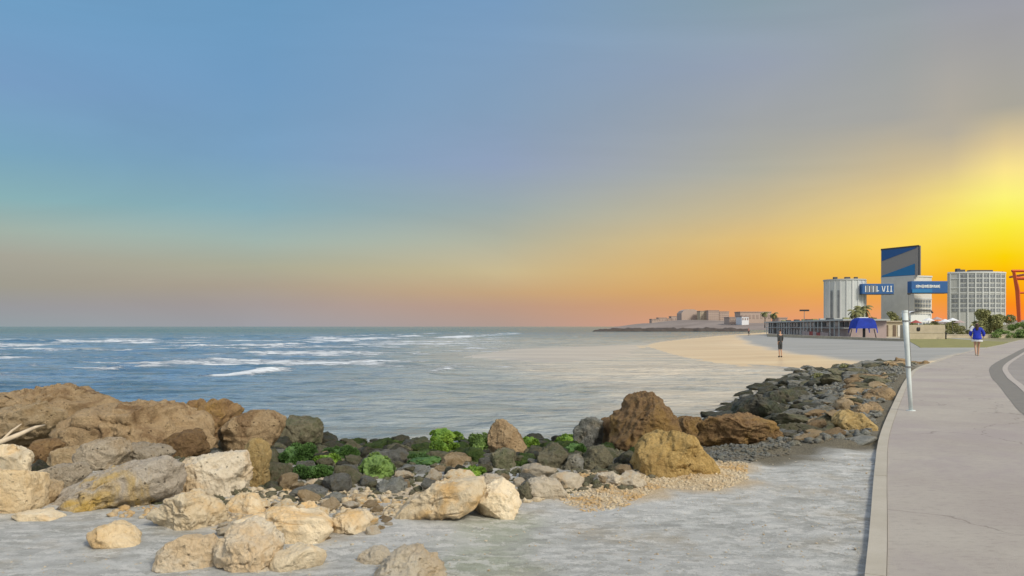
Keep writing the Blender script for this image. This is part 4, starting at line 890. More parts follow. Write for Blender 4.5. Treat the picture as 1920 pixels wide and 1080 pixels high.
for k, (px, py, D, rx, hh, sd2, lb) in enumerate([(1638, 600, 158, 1.6, 3.4, 53, 'brownish tree right of the blue canopy, below the left footbridge'), (1665, 600, 152, 2.0, 4.2, 63, 'olive tree between the blue canopy and the white post'), (1686, 602, 148, 1.7, 3.4, 73, 'low olive tree directly behind the white post'),
                                              (1722, 604, 150, 1.8, 2.2, 83, 'low shrubbery right of the white post, under the arched white pavilion'), (1752, 606, 146, 1.8, 2.0, 93, 'shrubbery before the gap between the two office blocks'), (1784, 604, 160, 2.2, 2.5, 103, 'shrubbery at the foot of the round office tower')]):
    p_ = at(px, py, D); tree('garden_tree', lb, 'tree', (p_.x, D, -0.1), lumps_(9, rx, 1.2, 1.1, hh, .4, .9, sd2), 'palm' if k % 2 else 'olive', 1900, .15, sd2 + 2, 1.2, .12, 'garden trees before the office blocks')
palm('palm tree left of the blue canopy in front of the silo-like block', (at(1603, 600, 170).x, 170, 0), 4.6, 1.1, 5, 'palms')
palm('palm tree between the silo-like block and the striped tower', (at(1618, 600, 175).x, 175, 0), 5.4, 1.3, 6, 'palms')
palm('left palm of the two standing at the end of the distant hangar', (at(1434, 600, 420).x, 420, 1), 7.4, 1.5, 7, 'palms')
palm('right palm of the two standing at the end of the distant hangar', (at(1451, 600, 420).x, 420, 1), 7.0, 1.6, 8, 'palms')

# ================================================================ OFFICE BLOCKS
def X_(px, D): return (px - 960) / F * D
def Z_(py, D): return CZ + (HY - py) / F * D
# -- silo-like fluted block
D = 300; cx = X_(1583.5, D); rad = (X_(1620, D) - X_(1547, D)) / 2; top = Z_(527, D)
rt = empty('fluted_block', (cx, D, 0)); tag(rt, 'round grey silo-like block with vertical ribs at the left end of the office complex', 'building')
bm = bmesh.new(); seg = 64
prism(bm, [(rad * math.cos(2 * math.pi * k / seg), rad * math.sin(2 * math.pi * k / seg)) for k in range(seg)], -1, top); obj_bm('wall', bm, M['facade'], rt)
bm = bmesh.new(); prism(bm, [((rad + .25) * math.cos(2 * math.pi * k / seg), (rad + .25) * math.sin(2 * math.pi * k / seg)) for k in range(seg)], top, top + .5); obj_bm('roof', bm, M['facade2'], rt)
for k, a in enumerate(np.linspace(-172, -8, 11)):
    bm = bmesh.new(); wdt = 0.55 if k % 2 else 0.3
    bx(bm, ((rad + .12) * math.cos(R(a)), (rad + .12) * math.sin(R(a)), top / 2), (.3, wdt, top - .3), R(a)); obj_bm('rib', bm, M['rib'], rt)
for a in (-150, -128):
    bm = bmesh.new(); bx(bm, ((rad + .05) * math.cos(R(a)), (rad + .05) * math.sin(R(a)), top * .45), (.16, 1.0, top * .7), R(a)); obj_bm('window', bm, M['glass'], rt)
for x_, s2 in ((-3.5, 1.3), (1.0, 1.8), (4.2, 1.1)):
    bm = bmesh.new(); bx(bm, (x_, 0, top + 1.1), (s2, 1.2, .8)); obj_bm('roof_unit', bm, M['navy'], rt)
# -- central tower
A = (X_(1652, 307), 307.); B = (X_(1714, 293.5), 293.5); C = (X_(1747, 297), 297.)
d1 = Vector((B[0] - A[0], B[1] - A[1])).normalized(); nrm1 = Vector((d1.y, -d1.x))   # face normal toward the viewer
if nrm1.y > 0: nrm1 = -nrm1
zl = Z_(519, 294)
rt = empty('striped_tower', (B[0], B[1], 0)); tag(rt, 'central office tower with a tall blue and grey diagonally striped slab on top', 'building')
def loc2(p): return (p[0] - B[0], p[1] - B[1])
bm = bmesh.new(); prism(bm, [loc2(A), (0, 0), loc2(C), loc2((C[0] + 2, C[1] + 17)), loc2((A[0] + 9, A[1] + 9))], -1, zl); obj_bm('wall', bm, M['concrete'], rt)
bm = bmesh.new(); prism(bm, [loc2((A[0] - .1, A[1])), (0.0, -.2), loc2((C[0] + .2, C[1] - .2)), loc2((C[0] + 2.2, C[1] + 17)), loc2((A[0] + 9, A[1] + 9.2))], zl, zl + .5); obj_bm('parapet', bm, M['rib'], rt)
T1 = (X_(1723, 292.2), 292.2); hgt = Z_(461, 293); bk = -nrm1 * 1.0
bm = bmesh.new(); prism(bm, [loc2(A), loc2(T1), loc2((T1[0] + bk.x, T1[1] + bk.y)), loc2((A[0] + bk.x, A[1] + bk.y))], zl + .5, hgt); slab = obj_bm('sign_slab', bm, M['panelgrey'], rt)
def face_poly(pts, off):    # (u along face 0..1, z) -> 3d local
    out = []
    for u, z in pts:
        x = A[0] + (T1[0] - A[0]) * u + nrm1.x * off - B[0]; y = A[1] + (T1[1] - A[1]) * u + nrm1.y * off - B[1]; out.append((x, y, z))
    return out
def face_panel(name, pts, off, mat, parent):
    bm = bmesh.new(); a_ = [bm.verts.new(p) for p in face_poly(pts, off)]; b_ = [bm.verts.new(p) for p in face_poly(pts, off - .3)]
    bm.faces.new(a_); n_ = len(a_)
    for i in range(n_): bm.faces.new((a_[i], b_[i], b_[(i + 1) % n_], a_[(i + 1) % n_]))
    bmesh.ops.recalc_face_normals(bm, faces=bm.faces); return obj_bm(name, bm, mat, parent)
zb = zl + .5; H_ = hgt - zb
face_panel('stripe', [(0.02, zb + H_ * .58), (0.94, zb + H_ * .93), (0.94, hgt - .3), (0.02, hgt - .3)], .12, M['blue'], slab)
face_panel('stripe', [(0.02, zb + .2), (0.90, zb + .2), (0.90, zb + H_ * .40), (0.02, zb + H_ * .06)], .12, M['blue2'], slab)
face_panel('edge_trim', [(0.0, hgt - .35), (1.0, hgt - .35), (1.0, hgt + .25), (0.0, hgt + .25)], .16, M['navy'], slab)
bm = bmesh.new(); bx(bm, (*loc2((T1[0] + .12, T1[1] - .12)), (zb + hgt) / 2), (.5, .5, hgt - zb)); obj_bm('edge_trim', bm, M['navy'], slab)
# windows in rows on the right-hand face
ce = Vector((C[0] - B[0], C[1] - B[1])); ln = ce.length; ce.normalize(); cn = Vector((ce.y, -ce.x));
if cn.y > 0: cn = -cn
rzc = math.atan2(ce.y, ce.x)
for r_, py in enumerate((565, 573, 582, 591)):
    for k in range(6):
        u = ln * (0.10 + 0.155 * k); p = ce * u + cn * .03
        bm = bmesh.new(); bx(bm, (p.x, p.y, Z_(py, 296)), (ln * .11, .2, .95), rzc); wn = obj_bm('window', bm, M['glass'], rt)
        bm = bmesh.new(); bx(bm, (p.x + cn.x * .1, p.y + cn.y * .1, Z_(py, 296) - .58), (ln * .125, .25, .14), rzc); obj_bm('sill', bm, M['rib'], wn)
for py in (548, 560):
    p = ce * (ln / 2) + cn * .08; bm = bmesh.new(); bx(bm, (p.x, p.y, Z_(py, 296)), (ln, .16, .3), rzc); obj_bm('ledge', bm, M['rib'], rt)
# -- footbridges
def bridge(label, px0, px1, py0, py1, D, kind_):
    x0, x1 = X_(px0, D), X_(px1, D); z0, z1 = Z_(py1, D), Z_(py0, D); rt = empty('footbridge', ((x0 + x1) / 2, D, z0)); tag(rt, label, 'footbridge', 'blue footbridges of the office complex')
    Wd = x1 - x0; Hh = z1 - z0
    bm = bmesh.new(); bx(bm, (0, 1.5, Hh / 2), (Wd, 3, Hh), 0, .08); obj_bm('deck_box', bm, M['blue'], rt)
    bm = bmesh.new(); bx(bm, (0, 1.5, -.12), (Wd, 3.1, .24)); obj_bm('soffit', bm, M['navy'], rt)
    return rt, Wd, Hh
rt, Wd, Hh = bridge('blue footbridge with tall white window-like letters, left of the striped tower', 1617, 1676, 532, 551, 291, 0)
bm = bmesh.new()
# white upright strokes as seen: single bars, then a V-like pair and two bars with feet
for u, top_, w_ in ((.10, 1, .30), (.22, .95, .26), (.34, 1, .30), (.46, .95, .30)): bx(bm, (-Wd / 2 + Wd * u, -.06, Hh * .48), (w_, .1, Hh * .62 * top_))
for u in (.50,): bx(bm, (-Wd / 2 + Wd * u, -.06, Hh * .30), (.5, .1, .3))
for u, an in ((.64, .22), (.70, -.22)):
    r_ = bmesh.ops.create_cube(bm, size=1.0); bmesh.ops.transform(bm, matrix=Matrix.Translation((-Wd / 2 + Wd * u, -.06, Hh * .5)) @ Matrix.Rotation(-an, 4, 'Y') @ Matrix.Diagonal((.26, .1, Hh * .56, 1)), verts=r_['verts'])
for u in (.80, .91):
    bx(bm, (-Wd / 2 + Wd * u, -.06, Hh * .5), (.30, .1, Hh * .56)); bx(bm, (-Wd / 2 + Wd * u, -.06, Hh * .24), (.85, .09, .26)); bx(bm, (-Wd / 2 + Wd * u, -.06, Hh * .76), (.7, .09, .2))
obj_bm('lettering', bm, M['white'], rt)
for u in (.16, .28, .40):
    bm = bmesh.new(); bx(bm, (-Wd / 2 + Wd * u, -.03, Hh * .5), (.7, .1, Hh * .7)); obj_bm('window', bm, M['glass'], rt)
rt, Wd, Hh = bridge('blue footbridge with a narrow white line of writing, right of the striped tower', 1709, 1777, 527, 549, 286, 1)
bm = bmesh.new(); rg = random.Random(3); u = .12
while u < .78:
    w_ = rg.uniform(.012, .022); bx(bm, (-Wd / 2 + Wd * (u + w_ / 2), -.06, Hh * .55), (Wd * w_, .1, Hh * rg.uniform(.16, .30)))
    if rg.random() < .6: bx(bm, (-Wd / 2 + Wd * (u + w_), -.06, Hh * rg.choice((.48, .62))), (Wd * w_ * 1.4, .08, Hh * .06))
    u += w_ + rg.uniform(.006, .016)
obj_bm('lettering', bm, M['white'], rt)
bm = bmesh.new(); bx(bm, (-Wd * .21, -.12, Hh * .16), (Wd * .55, .2, Hh * .3)); obj_bm('lower_panel', bm, M['blue2'], rt)
# -- round tower right
D = 306; cx = X_(1831, 306); rad = 12.6; x0 = X_(1776, D) - cx; x1 = X_(1886, D) - cx; top = Z_(509, 294)
rt = empty('round_office_tower', (cx, D, 0)); tag(rt, 'broad curved grey office tower with a grid of windows, beside the orange crane', 'building')
xs = np.linspace(x0, x1, 25); Rc = 17.0; 
def fy(x): return -(math.sqrt(Rc * Rc - (x * .98) ** 2) - math.sqrt(Rc * Rc - (x0 * .98) ** 2))
foot = [(x, fy(x)) for x in xs]
bm = bmesh.new(); prism(bm, foot + [(x1 + 2.5, 10), (x0 + 7.5, 10)], -1, top); obj_bm('wall', bm, M['facade2'], rt)
bm = bmesh.new(); prism(bm, [(x, y - .25) for x, y in foot] + [(x1 + 2.7, 10.2), (x0 + 7.5, 10.2)], top, top + .55); obj_bm('parapet', bm, M['rib'], rt)
cols = np.linspace(x0 + .8, x1 - .8, 9)
def fang(x): e = .05; return math.atan2(fy(x + e) - fy(x - e), 2 * e)
for k, x in enumerate(cols):
    bm = bmesh.new(); bx(bm, (x, fy(x) - .12, top / 2), (.42, .34, top - .2), fang(x)); obj_bm('pilaster', bm, M['rib'], rt)
rows = [515, 524, 533, 542, 554, 563, 572, 581]
for r_, py in enumerate(rows):
    z = Z_(py, 296)
    for k in range(8):
        if (k, r_) in ((0, 0), (0, 1), (0, 2), (0, 3)): continue
        x = (cols[k] + cols[k + 1]) / 2; wx = (cols[1] - cols[0]) * .70
        bm = bmesh.new(); bx(bm, (x, fy(x) - .02, z), (wx, .24, 1.05), fang(x)); wn = obj_bm('window', bm, M['glass'], rt)
        bm = bmesh.new(); bx(bm, (x, fy(x) - .14, z), (.10, .08, 1.05), fang(x)); obj_bm('mullion', bm, M['rib'], wn)
for py in (520, 538, 548, 558, 577):
    z = Z_(py, 296)
    for k in range(8):
        x = (cols[k] + cols[k + 1]) / 2; bm = bmesh.new(); bx(bm, (x, fy(x) - .08, z), (cols[1] - cols[0], .24, .22), fang(x)); obj_bm('ledge', bm, M['rib'], rt)
bm = bmesh.new(); bx(bm, (3.0, 3, top + 1.0), (8.6, 2.5, 1.0)); bx(bm, (-4.6, 3, top + 1.1), (3.2, 1.4, 1.2)); bx(bm, (-5.5, 3, top + 1.9), (1.4, 1.2, .4)); obj_bm('roof_unit', bm, M['navy'], rt)
# -- crane
D = 420; rt = empty('harbour_crane', (X_(1907, D), D, 0)); tag(rt, 'orange-red portal crane cut off by the right picture edge', 'crane')
def bar(name, pts, w_, par):
    bm = bmesh.new(); tube(bm, pts, w_, 4); return obj_bm(name, bm, M['red'], par)
x_ = X_(1907, D)
q = lambda px, py, dy=0: (X_(px, D) - x_, dy, Z_(py, D))
bar('leg', [q(1901, 510), q(1908, 545), q(1912, 618)], [.9, 1.3, 1.0], rt); bar('leg', [q(1897, 507, 8), q(1903, 618, 8)], [.3, .3], rt)
bar('leg', [q(1990, 510), q(1984, 618)], 1.0, rt); bar('leg', [q(1990, 510, 8), q(1984, 618, 8)], .5, rt)
bar('beam', [q(1897, 508), q(1990, 508)], .7, rt); bar('beam', [q(1903, 522), q(1988, 522)], .9, rt); bar('beam', [q(1906, 549), q(1986, 549)], .5, rt); bar('beam', [q(1899, 508), q(1908, 545)], .5, rt); bar('boom', [q(1915, 513, -20), q(1960, 513, 30)], .6, rt)

# ================================================================ BEACH FRONT
# low pavilion with columns, running away from the viewer to the left
pa = Vector((X_(1440, 190), 190.0)); pb = Vector((X_(1592, 116), 116.0)); pd = pb - pa; Wd = pd.length; Hh = 2.75
rt = empty('beach_pavilion', ((pa.x + pb.x) / 2, (pa.y + pb.y) / 2, -.15), math.atan2(pd.y, pd.x)); tag(rt, 'long low beach pavilion with pale flat roof and dark bays, left of the blue canopy', 'building')
bm = bmesh.new(); bx(bm, (0, 2.6, Hh * .5 - .05), (Wd, 5, Hh - .2)); obj_bm('wall', bm, M['pinkwall'], rt)
bm = bmesh.new(); bx(bm, (0.6, 2.2, Hh - .05), (Wd + .3, 6.4, .24)); obj_bm('roof', bm, M['facade2'], rt)
bm = bmesh.new(); bx(bm, (0.3, -.2, Hh * .55), (Wd, 1.2, .10)); obj_bm('balcony', bm, M['facade2'], rt)
rg = random.Random(8)
NB = 26
for k in range(NB):
    u = -Wd / 2 + Wd * (k + .5) / NB; bw = Wd / NB
    if k < NB - 1 and rg.random() < .8:
        bm = bmesh.new(); bx(bm, (u + bw / 2, -.7, Hh * .5 - .05), (.22, .14, Hh - .2)); obj_bm('column', bm, M['facade' if rg.random() < .7 else 'rib'], rt)
    bm = bmesh.new(); bx(bm, (u, .02, Hh * .75), (bw * rg.uniform(.5, .9), .16, Hh * rg.uniform(.22, .3))); obj_bm('window', bm, M['glass' if rg.random() < .6 else 'navy'], rt)
    if k < 16:
        bm = bmesh.new(); bx(bm, (u, .02, Hh * .25), (bw * rg.uniform(.4, .9), .16, Hh * rg.uniform(.3, .46))); obj_bm('door' if rg.random() < .3 else 'window', bm, M['black'] if rg.random() < .3 else M['glass'], rt)
    elif k < 23:
        bm = bmesh.new(); bx(bm, (u, -.9, Hh * .16), (bw * .9, .12, Hh * rg.uniform(.2, .32))); obj_bm('counter', bm, M['redroof' if rg.random() < .4 else 'pinkwall'], rt)
for u in (-.3, -.22, -.1, .0, .05, .12, .2, .28, .34, .42):
    bm = bmesh.new(); bx(bm, (Wd * u, 1, Hh + .2), (rg.uniform(.8, 2.2), .8, rg.uniform(.2, .4))); obj_bm('roof_unit', bm, M[rg.choice(['navy', 'facade2', 'olive'])], rt)
# terrace wall in front
def wall(label, px0, px1, D0, D1, z0, z1, mat, name='low_wall', grp='low beige walls of the promenade', t_=.35):
    a = Vector((X_(px0, D0), D0, 0)); b_ = Vector((X_(px1, D1), D1, 0)); rt = empty(name, (a + b_) / 2, math.atan2(b_.y - a.y, b_.x - a.x)); tag(rt, label, 'wall', grp)
    ln = (b_ - a).length; bm = bmesh.new(); bx(bm, (0, 0, (z0 + z1) / 2), (ln, t_, z1 - z0)); obj_bm('wall_body', bm, M[mat], rt)
    bm = bmesh.new(); bx(bm, (0, 0, z1 + .04), (ln + .05, t_ + .1, .08)); obj_bm('coping', bm, M['sandpath'], rt); return rt
wall('long pale sea wall running along the back of the grey sand', 1440, 1700, 150, 90, -.9, .12, 'beige')
wall('beige wall ending at a dark post, behind the lawn right of the white post', 1700, 1768, 104, 104, -.3, .75, 'beige')
wall('long low beige wall beside the lawn, running to the right picture edge', 1768, 1990, 112, 112, -.3, .42, 'beige')
wall('upper beige garden wall left of the white post', 1632, 1706, 126, 126, -.3, 1.35, 'beige')
p_ = at(1773.5, 636, 103); bm = bmesh.new(); tube(bm, [(p_.x, 103, -.2), (p_.x, 103, .72)], .09, 8); bx(bm, (p_.x, 103, .76), (.26, .26, .1), 0, .02); tag(obj_bm('bollard', bm, M['black']), 'short black bollard at the end of the beige wall behind the lawn', 'bollard')
# dark doorways and slots in the beige wall, as a kiosk
D = 124; rt = empty('stone_kiosk', (X_(1668, D), D, -.1)); tag(rt, 'beige stone kiosk with tall dark openings between the blue canopy and the white post', 'building')
w2 = X_(1706, D) - X_(1642, D); hk = Z_(603, D) + .1
bm = bmesh.new(); bx(bm, (0, 1.5, hk / 2), (w2, 3, hk)); obj_bm('wall', bm, M['beige'], rt)
bm = bmesh.new(); bx(bm, (0, 1.4, hk + .06), (w2 + .4, 3.6, .14)); obj_bm('roof', bm, M['sandpath'], rt)
for px, w_, mt in ((1655, .35, 'bark'), (1664, .2, 'bark'), (1677, .45, 'bark'), (1696, .25, 'bark'), (1686, .5, 'concrete')):
    bm = bmesh.new(); bx(bm, (X_(px, D) - X_(1668, D), -.03, hk * .42), (w_, .1, hk * .72)); obj_bm('opening', bm, M[mt], rt)
D = 106; wv_ = empty('garden_block', (X_(1738, D), D, -.1)); tag(wv_, 'square beige stone block with a small black opening right of the white post', 'building')
bm = bmesh.new(); bx(bm, (0, 1.2, .95), (X_(1772, D) - X_(1704, D), 2.4, 1.9)); obj_bm('wall', bm, M['beige'], wv_)
bm = bmesh.new(); bx(bm, (X_(1722, D) - X_(1738, D), -.02, 1.35), (.42, .1, .5), 0, .1); obj_bm('opening', bm, M['black'], wv_)
bm = bmesh.new(); bx(bm, (X_(1722, D) - X_(1738, D), -1.2, .52), (.8, .3, .06)); [bx(bm, (X_(1722, D) - X_(1738, D) + s2, -1.2, .25), (.06, .25, .5)) for s2 in (-.33, .33)]; tag(obj_bm('bench', bm, M['steel']), 'small dark bench against the square beige block right of the white post', 'bench').location = (wv_.location.x, wv_.location.y, -.1)
# blue canopy
D = 112; rt = empty('beach_canopy', (X_(1618, D), D, -.12)); tag(rt, 'royal blue arched canopy on one black post, beside the beach pavilion', 'canopy')
w2 = (X_(1640, D) - X_(1597, D)) / 2; zt = Z_(596, D) + .12; zb_ = Z_(616, D) + .12
V = []; Fc = []; nu, nv = 17, 7
for j in range(nv):
    for i in range(nu):
        u = -1 + 2 * i / (nu - 1); v = -1 + 2 * j / (nv - 1)
        V.append((u * w2 * (1 - .08 * v * v), v * 1.2, zb_ + (zt - zb_) * (1 - abs(u) ** 6) * (1 - .06 * v * v)))
mesh_np('fabric', V, grid_faces(nu, nv), M['canopy'], rt)
fr = [( -w2 + 2 * w2 * i / 24) for i in range(25)]
for j, sg in ((0, -1.0), (1, 1.0)):
    a_ = []; bm = bmesh.new()
    for x in fr:
        u = x / w2; zz = zb_ + (zt - zb_) * (1 - abs(u) ** 6) * .94; a_.append((bm.verts.new((x * .92, 1.2 * sg, zz)), bm.verts.new((x * .96, 1.24 * sg, zb_ + .02 if abs(u) < .9 else zb_ - .6))))
    for p, q_ in zip(a_, a_[1:]): bm.faces.new((p[0], q_[0], q_[1], p[1]))
    obj_bm('valance', bm, M['canopy'], rt)
bm = bmesh.new(); tube(bm, [(.15, 0, 0), (.15, 0, zt - .1)], .19, 10); obj_bm('post', bm, M['black'], rt)
bm = bmesh.new(); bx(bm, (-.2, -.3, zt + .03), (1.3, .8, .12), 0, .03); obj_bm('top_cap', bm, M['white'], rt)
for s2 in (-1, 1):
    bm = bmesh.new(); tube(bm, [(s2 * w2 * .97, 0, zb_ - .1), (s2 * (w2 + .25), 0, .1)], .06, 6); obj_bm('guy_strut', bm, M['black'], rt)
# arched white pavilion
D = 170; rt = empty('arched_pavilion', (X_(1726, D), D, 0)); tag(rt, 'white pavilion with a dark curved roof edge, right of the white post', 'building')
x0, x1 = X_(1706, D) - X_(1726, D), X_(1746, D) - X_(1726, D); zt = Z_(585, D)
bm = bmesh.new(); bx(bm, (0, 2, zt / 2 - .3), (x1 - x0 - .4, 4, zt - .5)); obj_bm('wall', bm, M['white'], rt)
bm = bmesh.new(); tube(bm, [(x0 + (x1 - x0) * k / 10, -.4, zt - .45 + .75 * math.sin(math.pi * (.12 + .55 * k / 10))) for k in range(11)], .14, 8); bx(bm, (x1, -.4, zt - .1), (.35, .35, .35), 0, .08); obj_bm('roof_edge', bm, M['black'], rt)
V = []; 
for k in range(11):
    for y in (-.4, 4.4): V.append((x0 + (x1 - x0) * k / 10, y, zt - .47 + .75 * math.sin(math.pi * (.12 + .55 * k / 10))))
mesh_np('roof', V, [(2 * k, 2 * k + 2, 2 * k + 3, 2 * k + 1) for k in range(10)], M['whitecloth'], rt)
for k in range(5):
    bm = bmesh.new(); bx(bm, (x0 + .8 + (x1 - x0 - 1.6) * k / 4, -.03, zt * .45), (.5, .1, .7)); obj_bm('window', bm, M['glass'], rt)
# cafe parasols and stalls in front of the gap
for k, (px, py, mt, lb) in enumerate([(1717, 607, 'redroof', 'dark red parasol right of the white post'), (1741, 603, 'whitecloth', 'white parasol below the arched pavilion'), (1757, 601, 'pinkwall', 'dusty pink parasol in the gap between the office blocks'),
                                    (1772, 605, 'whitecloth', 'white parasol at the foot of the round tower, left'), (1786, 603, 'whitecloth', 'white parasol before the middle of the round tower'), (1799, 607, 'pinkwall', 'dusty pink parasol nearest the person in blue')]):
    D = 140 + 3 * (k % 3); rt = empty('parasol', (X_(px, D), D, -.1)); tag(rt, lb, 'parasol', 'cafe parasols before the office complex'); zt = Z_(py - 7, D) + .1
    bm = bmesh.new(); bmesh.ops.create_cone(bm, cap_ends=False, segments=8, radius1=1.1, radius2=.03, depth=.5, matrix=Matrix.Translation((0, 0, zt - .25))); obj_bm('shade', bm, M[mt], rt)
    bm = bmesh.new(); tube(bm, [(0, 0, 0), (0, 0, zt)], .04, 6); obj_bm('pole', bm, M['steel'], rt)
# tall masts
def mast(label, px, D, pyt, bar_w, heads):
    rt = empty('floodlight_mast', (X_(px, D), D, -.1)); tag(rt, label, 'light mast', 'masts'); zt = Z_(pyt, D) + .1
    bm = bmesh.new(); tube(bm, [(0, 0, 0), (0, 0, zt)], [.10, .05], 6); obj_bm('pole', bm, M['steel'], rt)
    bm = bmesh.new(); bx(bm, (0, 0, zt), (bar_w, .1, .12)); obj_bm('crossbar', bm, M['steel'], rt)
    for k in range(heads):
        bm = bmesh.new(); bx(bm, (-bar_w / 2 + bar_w * (k + .5) / heads, -.1, zt + .12), (.32, .2, .28), 0, .03); obj_bm('lamp', bm, M['black'], rt)
mast('tall mast with a wide bar of small floodlights above the beach pavilion', 1508, 150, 583, 1.8, 5)

# ================================================================ FAR SHORE
D = 900
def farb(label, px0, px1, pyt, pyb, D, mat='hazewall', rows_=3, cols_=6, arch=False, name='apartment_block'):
    x0, x1 = X_(px0, D), X_(px1, D); zb = gz((x0 + x1) / 2, D) - 1; zt = Z_(pyt, D); rt = empty(name, ((x0 + x1) / 2, D, zb)); tag(rt, label, 'building', 'buildings on the far shore')
    Wd = x1 - x0; Hh = zt - zb; bm = bmesh.new()
    if arch:
        prof = [(-Wd / 2, 0), (-Wd / 2, Hh * .72), (-Wd * .38, Hh * .90), (-Wd * .2, Hh), (Wd * .2, Hh), (Wd * .38, Hh * .92), (Wd / 2, Hh * .75), (Wd / 2, 0)]
        a_ = [bm.verts.new((x, 0, z)) for x, z in prof]; b_ = [bm.verts.new((x, 26, z)) for x, z in prof]; n_ = len(prof); bm.faces.new(a_); bm.faces.new(b_[::-1])
        for i in range(n_): bm.faces.new((a_[i], a_[(i + 1) % n_], b_[(i + 1) % n_], b_[i]))
        bmesh.ops.recalc_face_normals(bm, faces=bm.faces)
    else: bx(bm, (0, 8, Hh / 2), (Wd, 16, Hh))
    obj_bm('wall', bm, M[mat], rt)
    if not arch:
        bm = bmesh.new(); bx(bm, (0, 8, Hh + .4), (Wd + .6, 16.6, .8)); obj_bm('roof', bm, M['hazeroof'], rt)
    vis = (pyb - pyt) / F * D
    for r_ in range(rows_):
        for c_ in range(cols_):
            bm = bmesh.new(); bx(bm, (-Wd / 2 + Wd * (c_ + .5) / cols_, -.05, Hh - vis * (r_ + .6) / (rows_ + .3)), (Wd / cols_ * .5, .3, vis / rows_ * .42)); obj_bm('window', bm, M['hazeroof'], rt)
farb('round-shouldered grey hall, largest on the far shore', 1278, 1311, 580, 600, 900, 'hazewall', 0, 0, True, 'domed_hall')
farb('narrow pale tower beside the round-shouldered hall', 1313, 1324, 584, 600, 880, 'beige', 4, 2)
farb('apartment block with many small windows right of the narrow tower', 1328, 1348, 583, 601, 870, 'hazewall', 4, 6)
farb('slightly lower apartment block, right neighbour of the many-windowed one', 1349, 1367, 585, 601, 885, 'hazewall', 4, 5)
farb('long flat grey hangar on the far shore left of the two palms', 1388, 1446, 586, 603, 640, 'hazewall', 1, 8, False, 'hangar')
farb('small white house at the left end of the hangar', 1391, 1404, 594, 603, 600, 'whitecloth', 1, 3, False, 'house')
rg = random.Random(12)
for k, (a_, b_, y_) in enumerate([(1222, 1235, 599), (1235, 1250, 596.5), (1251, 1258, 598), (1259, 1275, 594), (1368, 1382, 596), (1460, 1476, 597)]):
    lb = ['leftmost low house on the far shore', 'flat-topped house in the middle of the left cluster on the far shore', 'narrow house in the left cluster on the far shore', 'house touching the left side of the round-shouldered hall', 'small house between the apartment blocks and the hangar', 'small house right of the two distant palms'][k]
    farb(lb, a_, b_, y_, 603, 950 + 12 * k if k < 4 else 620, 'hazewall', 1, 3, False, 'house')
# breakwater
V = []; Fc = []; xs = np.linspace(X_(1112, 330), X_(1402, 330), 120)
for i, x in enumerate(xs):
    u = i / 119; e = math.sin(math.pi * min(1, u * .5 + .02)) ** .6 if u < .5 else 1 - .15 * (u - .5); hgt = 1.5 * min(1, u * 5) ** .6 * (1 - .5 * max(0, u - .75) * 4 * .6)
    for v in np.linspace(0, 1, 9):
        V.append((x, 326 + v * 8, -.9 + (hgt + .4) * math.sin(math.pi * v) ** .7 if 0 < v < 1 else -.9))
V = np.array(V); V[:, 2] += .35 * noise2(V[:, 0] * .5, V[:, 1] * .6, 91, 3) * (V[:, 2] > -.8); V[:, 1] += 1.0 * noise2(V[:, 0] * .3, V[:, 1] * .3, 92, 2)
tag(mesh_np('stone_breakwater', V, grid_faces(9, 120), plain('dark_breakwater_stone', (0.075, 0.06, 0.052), 0.9, 0, 0.3, 1.5), smooth=False), 'long low dark stone breakwater across the bay', 'breakwater')

# ================================================================ WHITE POST
D = 1.6 * F / (770 - HY); b0 = Vector((X_(1708, D), D, 0)); tp = Vector((X_(1696.5, D), D, Z_(583, D)))
rt = empty('leaning_post', b0); tag(rt, 'slim white painted post leaning left over the kerb of the walkway', 'post')
bm = bmesh.new(); q = tp - b0
tube(bm, [(0, 0, 0), q * .3, q * .66, q], [.036, .041, .047, .053], 20); bmesh.ops.recalc_face_normals(bm, faces=bm.faces); obj_bm('pole', bm, M['postgrey'], rt, smooth=True)
bm = bmesh.new(); tube(bm, [(0, 0, -.01), (0, 0, .012)], [.085, .08], 20); obj_bm('base_plate', bm, M['postgrey'], rt)
bm = bmesh.new(); tube(bm, [q * .985, q * 1.0 + Vector((0, 0, .012))], [.057, .054], 20); obj_bm('cap', bm, M['postgrey'], rt)
bm = bmesh.new(); tube(bm, [Vector((.055, .02, 0)) + q * .42, Vector((.062, .02, 0)) + q * .99], .016, 12); obj_bm('side_pipe', bm, M['steel'], rt, smooth=True)
for f_ in (.44, .90):
    bm = bmesh.new(); p = q * f_; tube(bm, [p - Vector((0, 0, .012)), p + Vector((0, 0, .012))], .060, 16); obj_bm('clamp', bm, M['steel'], rt)

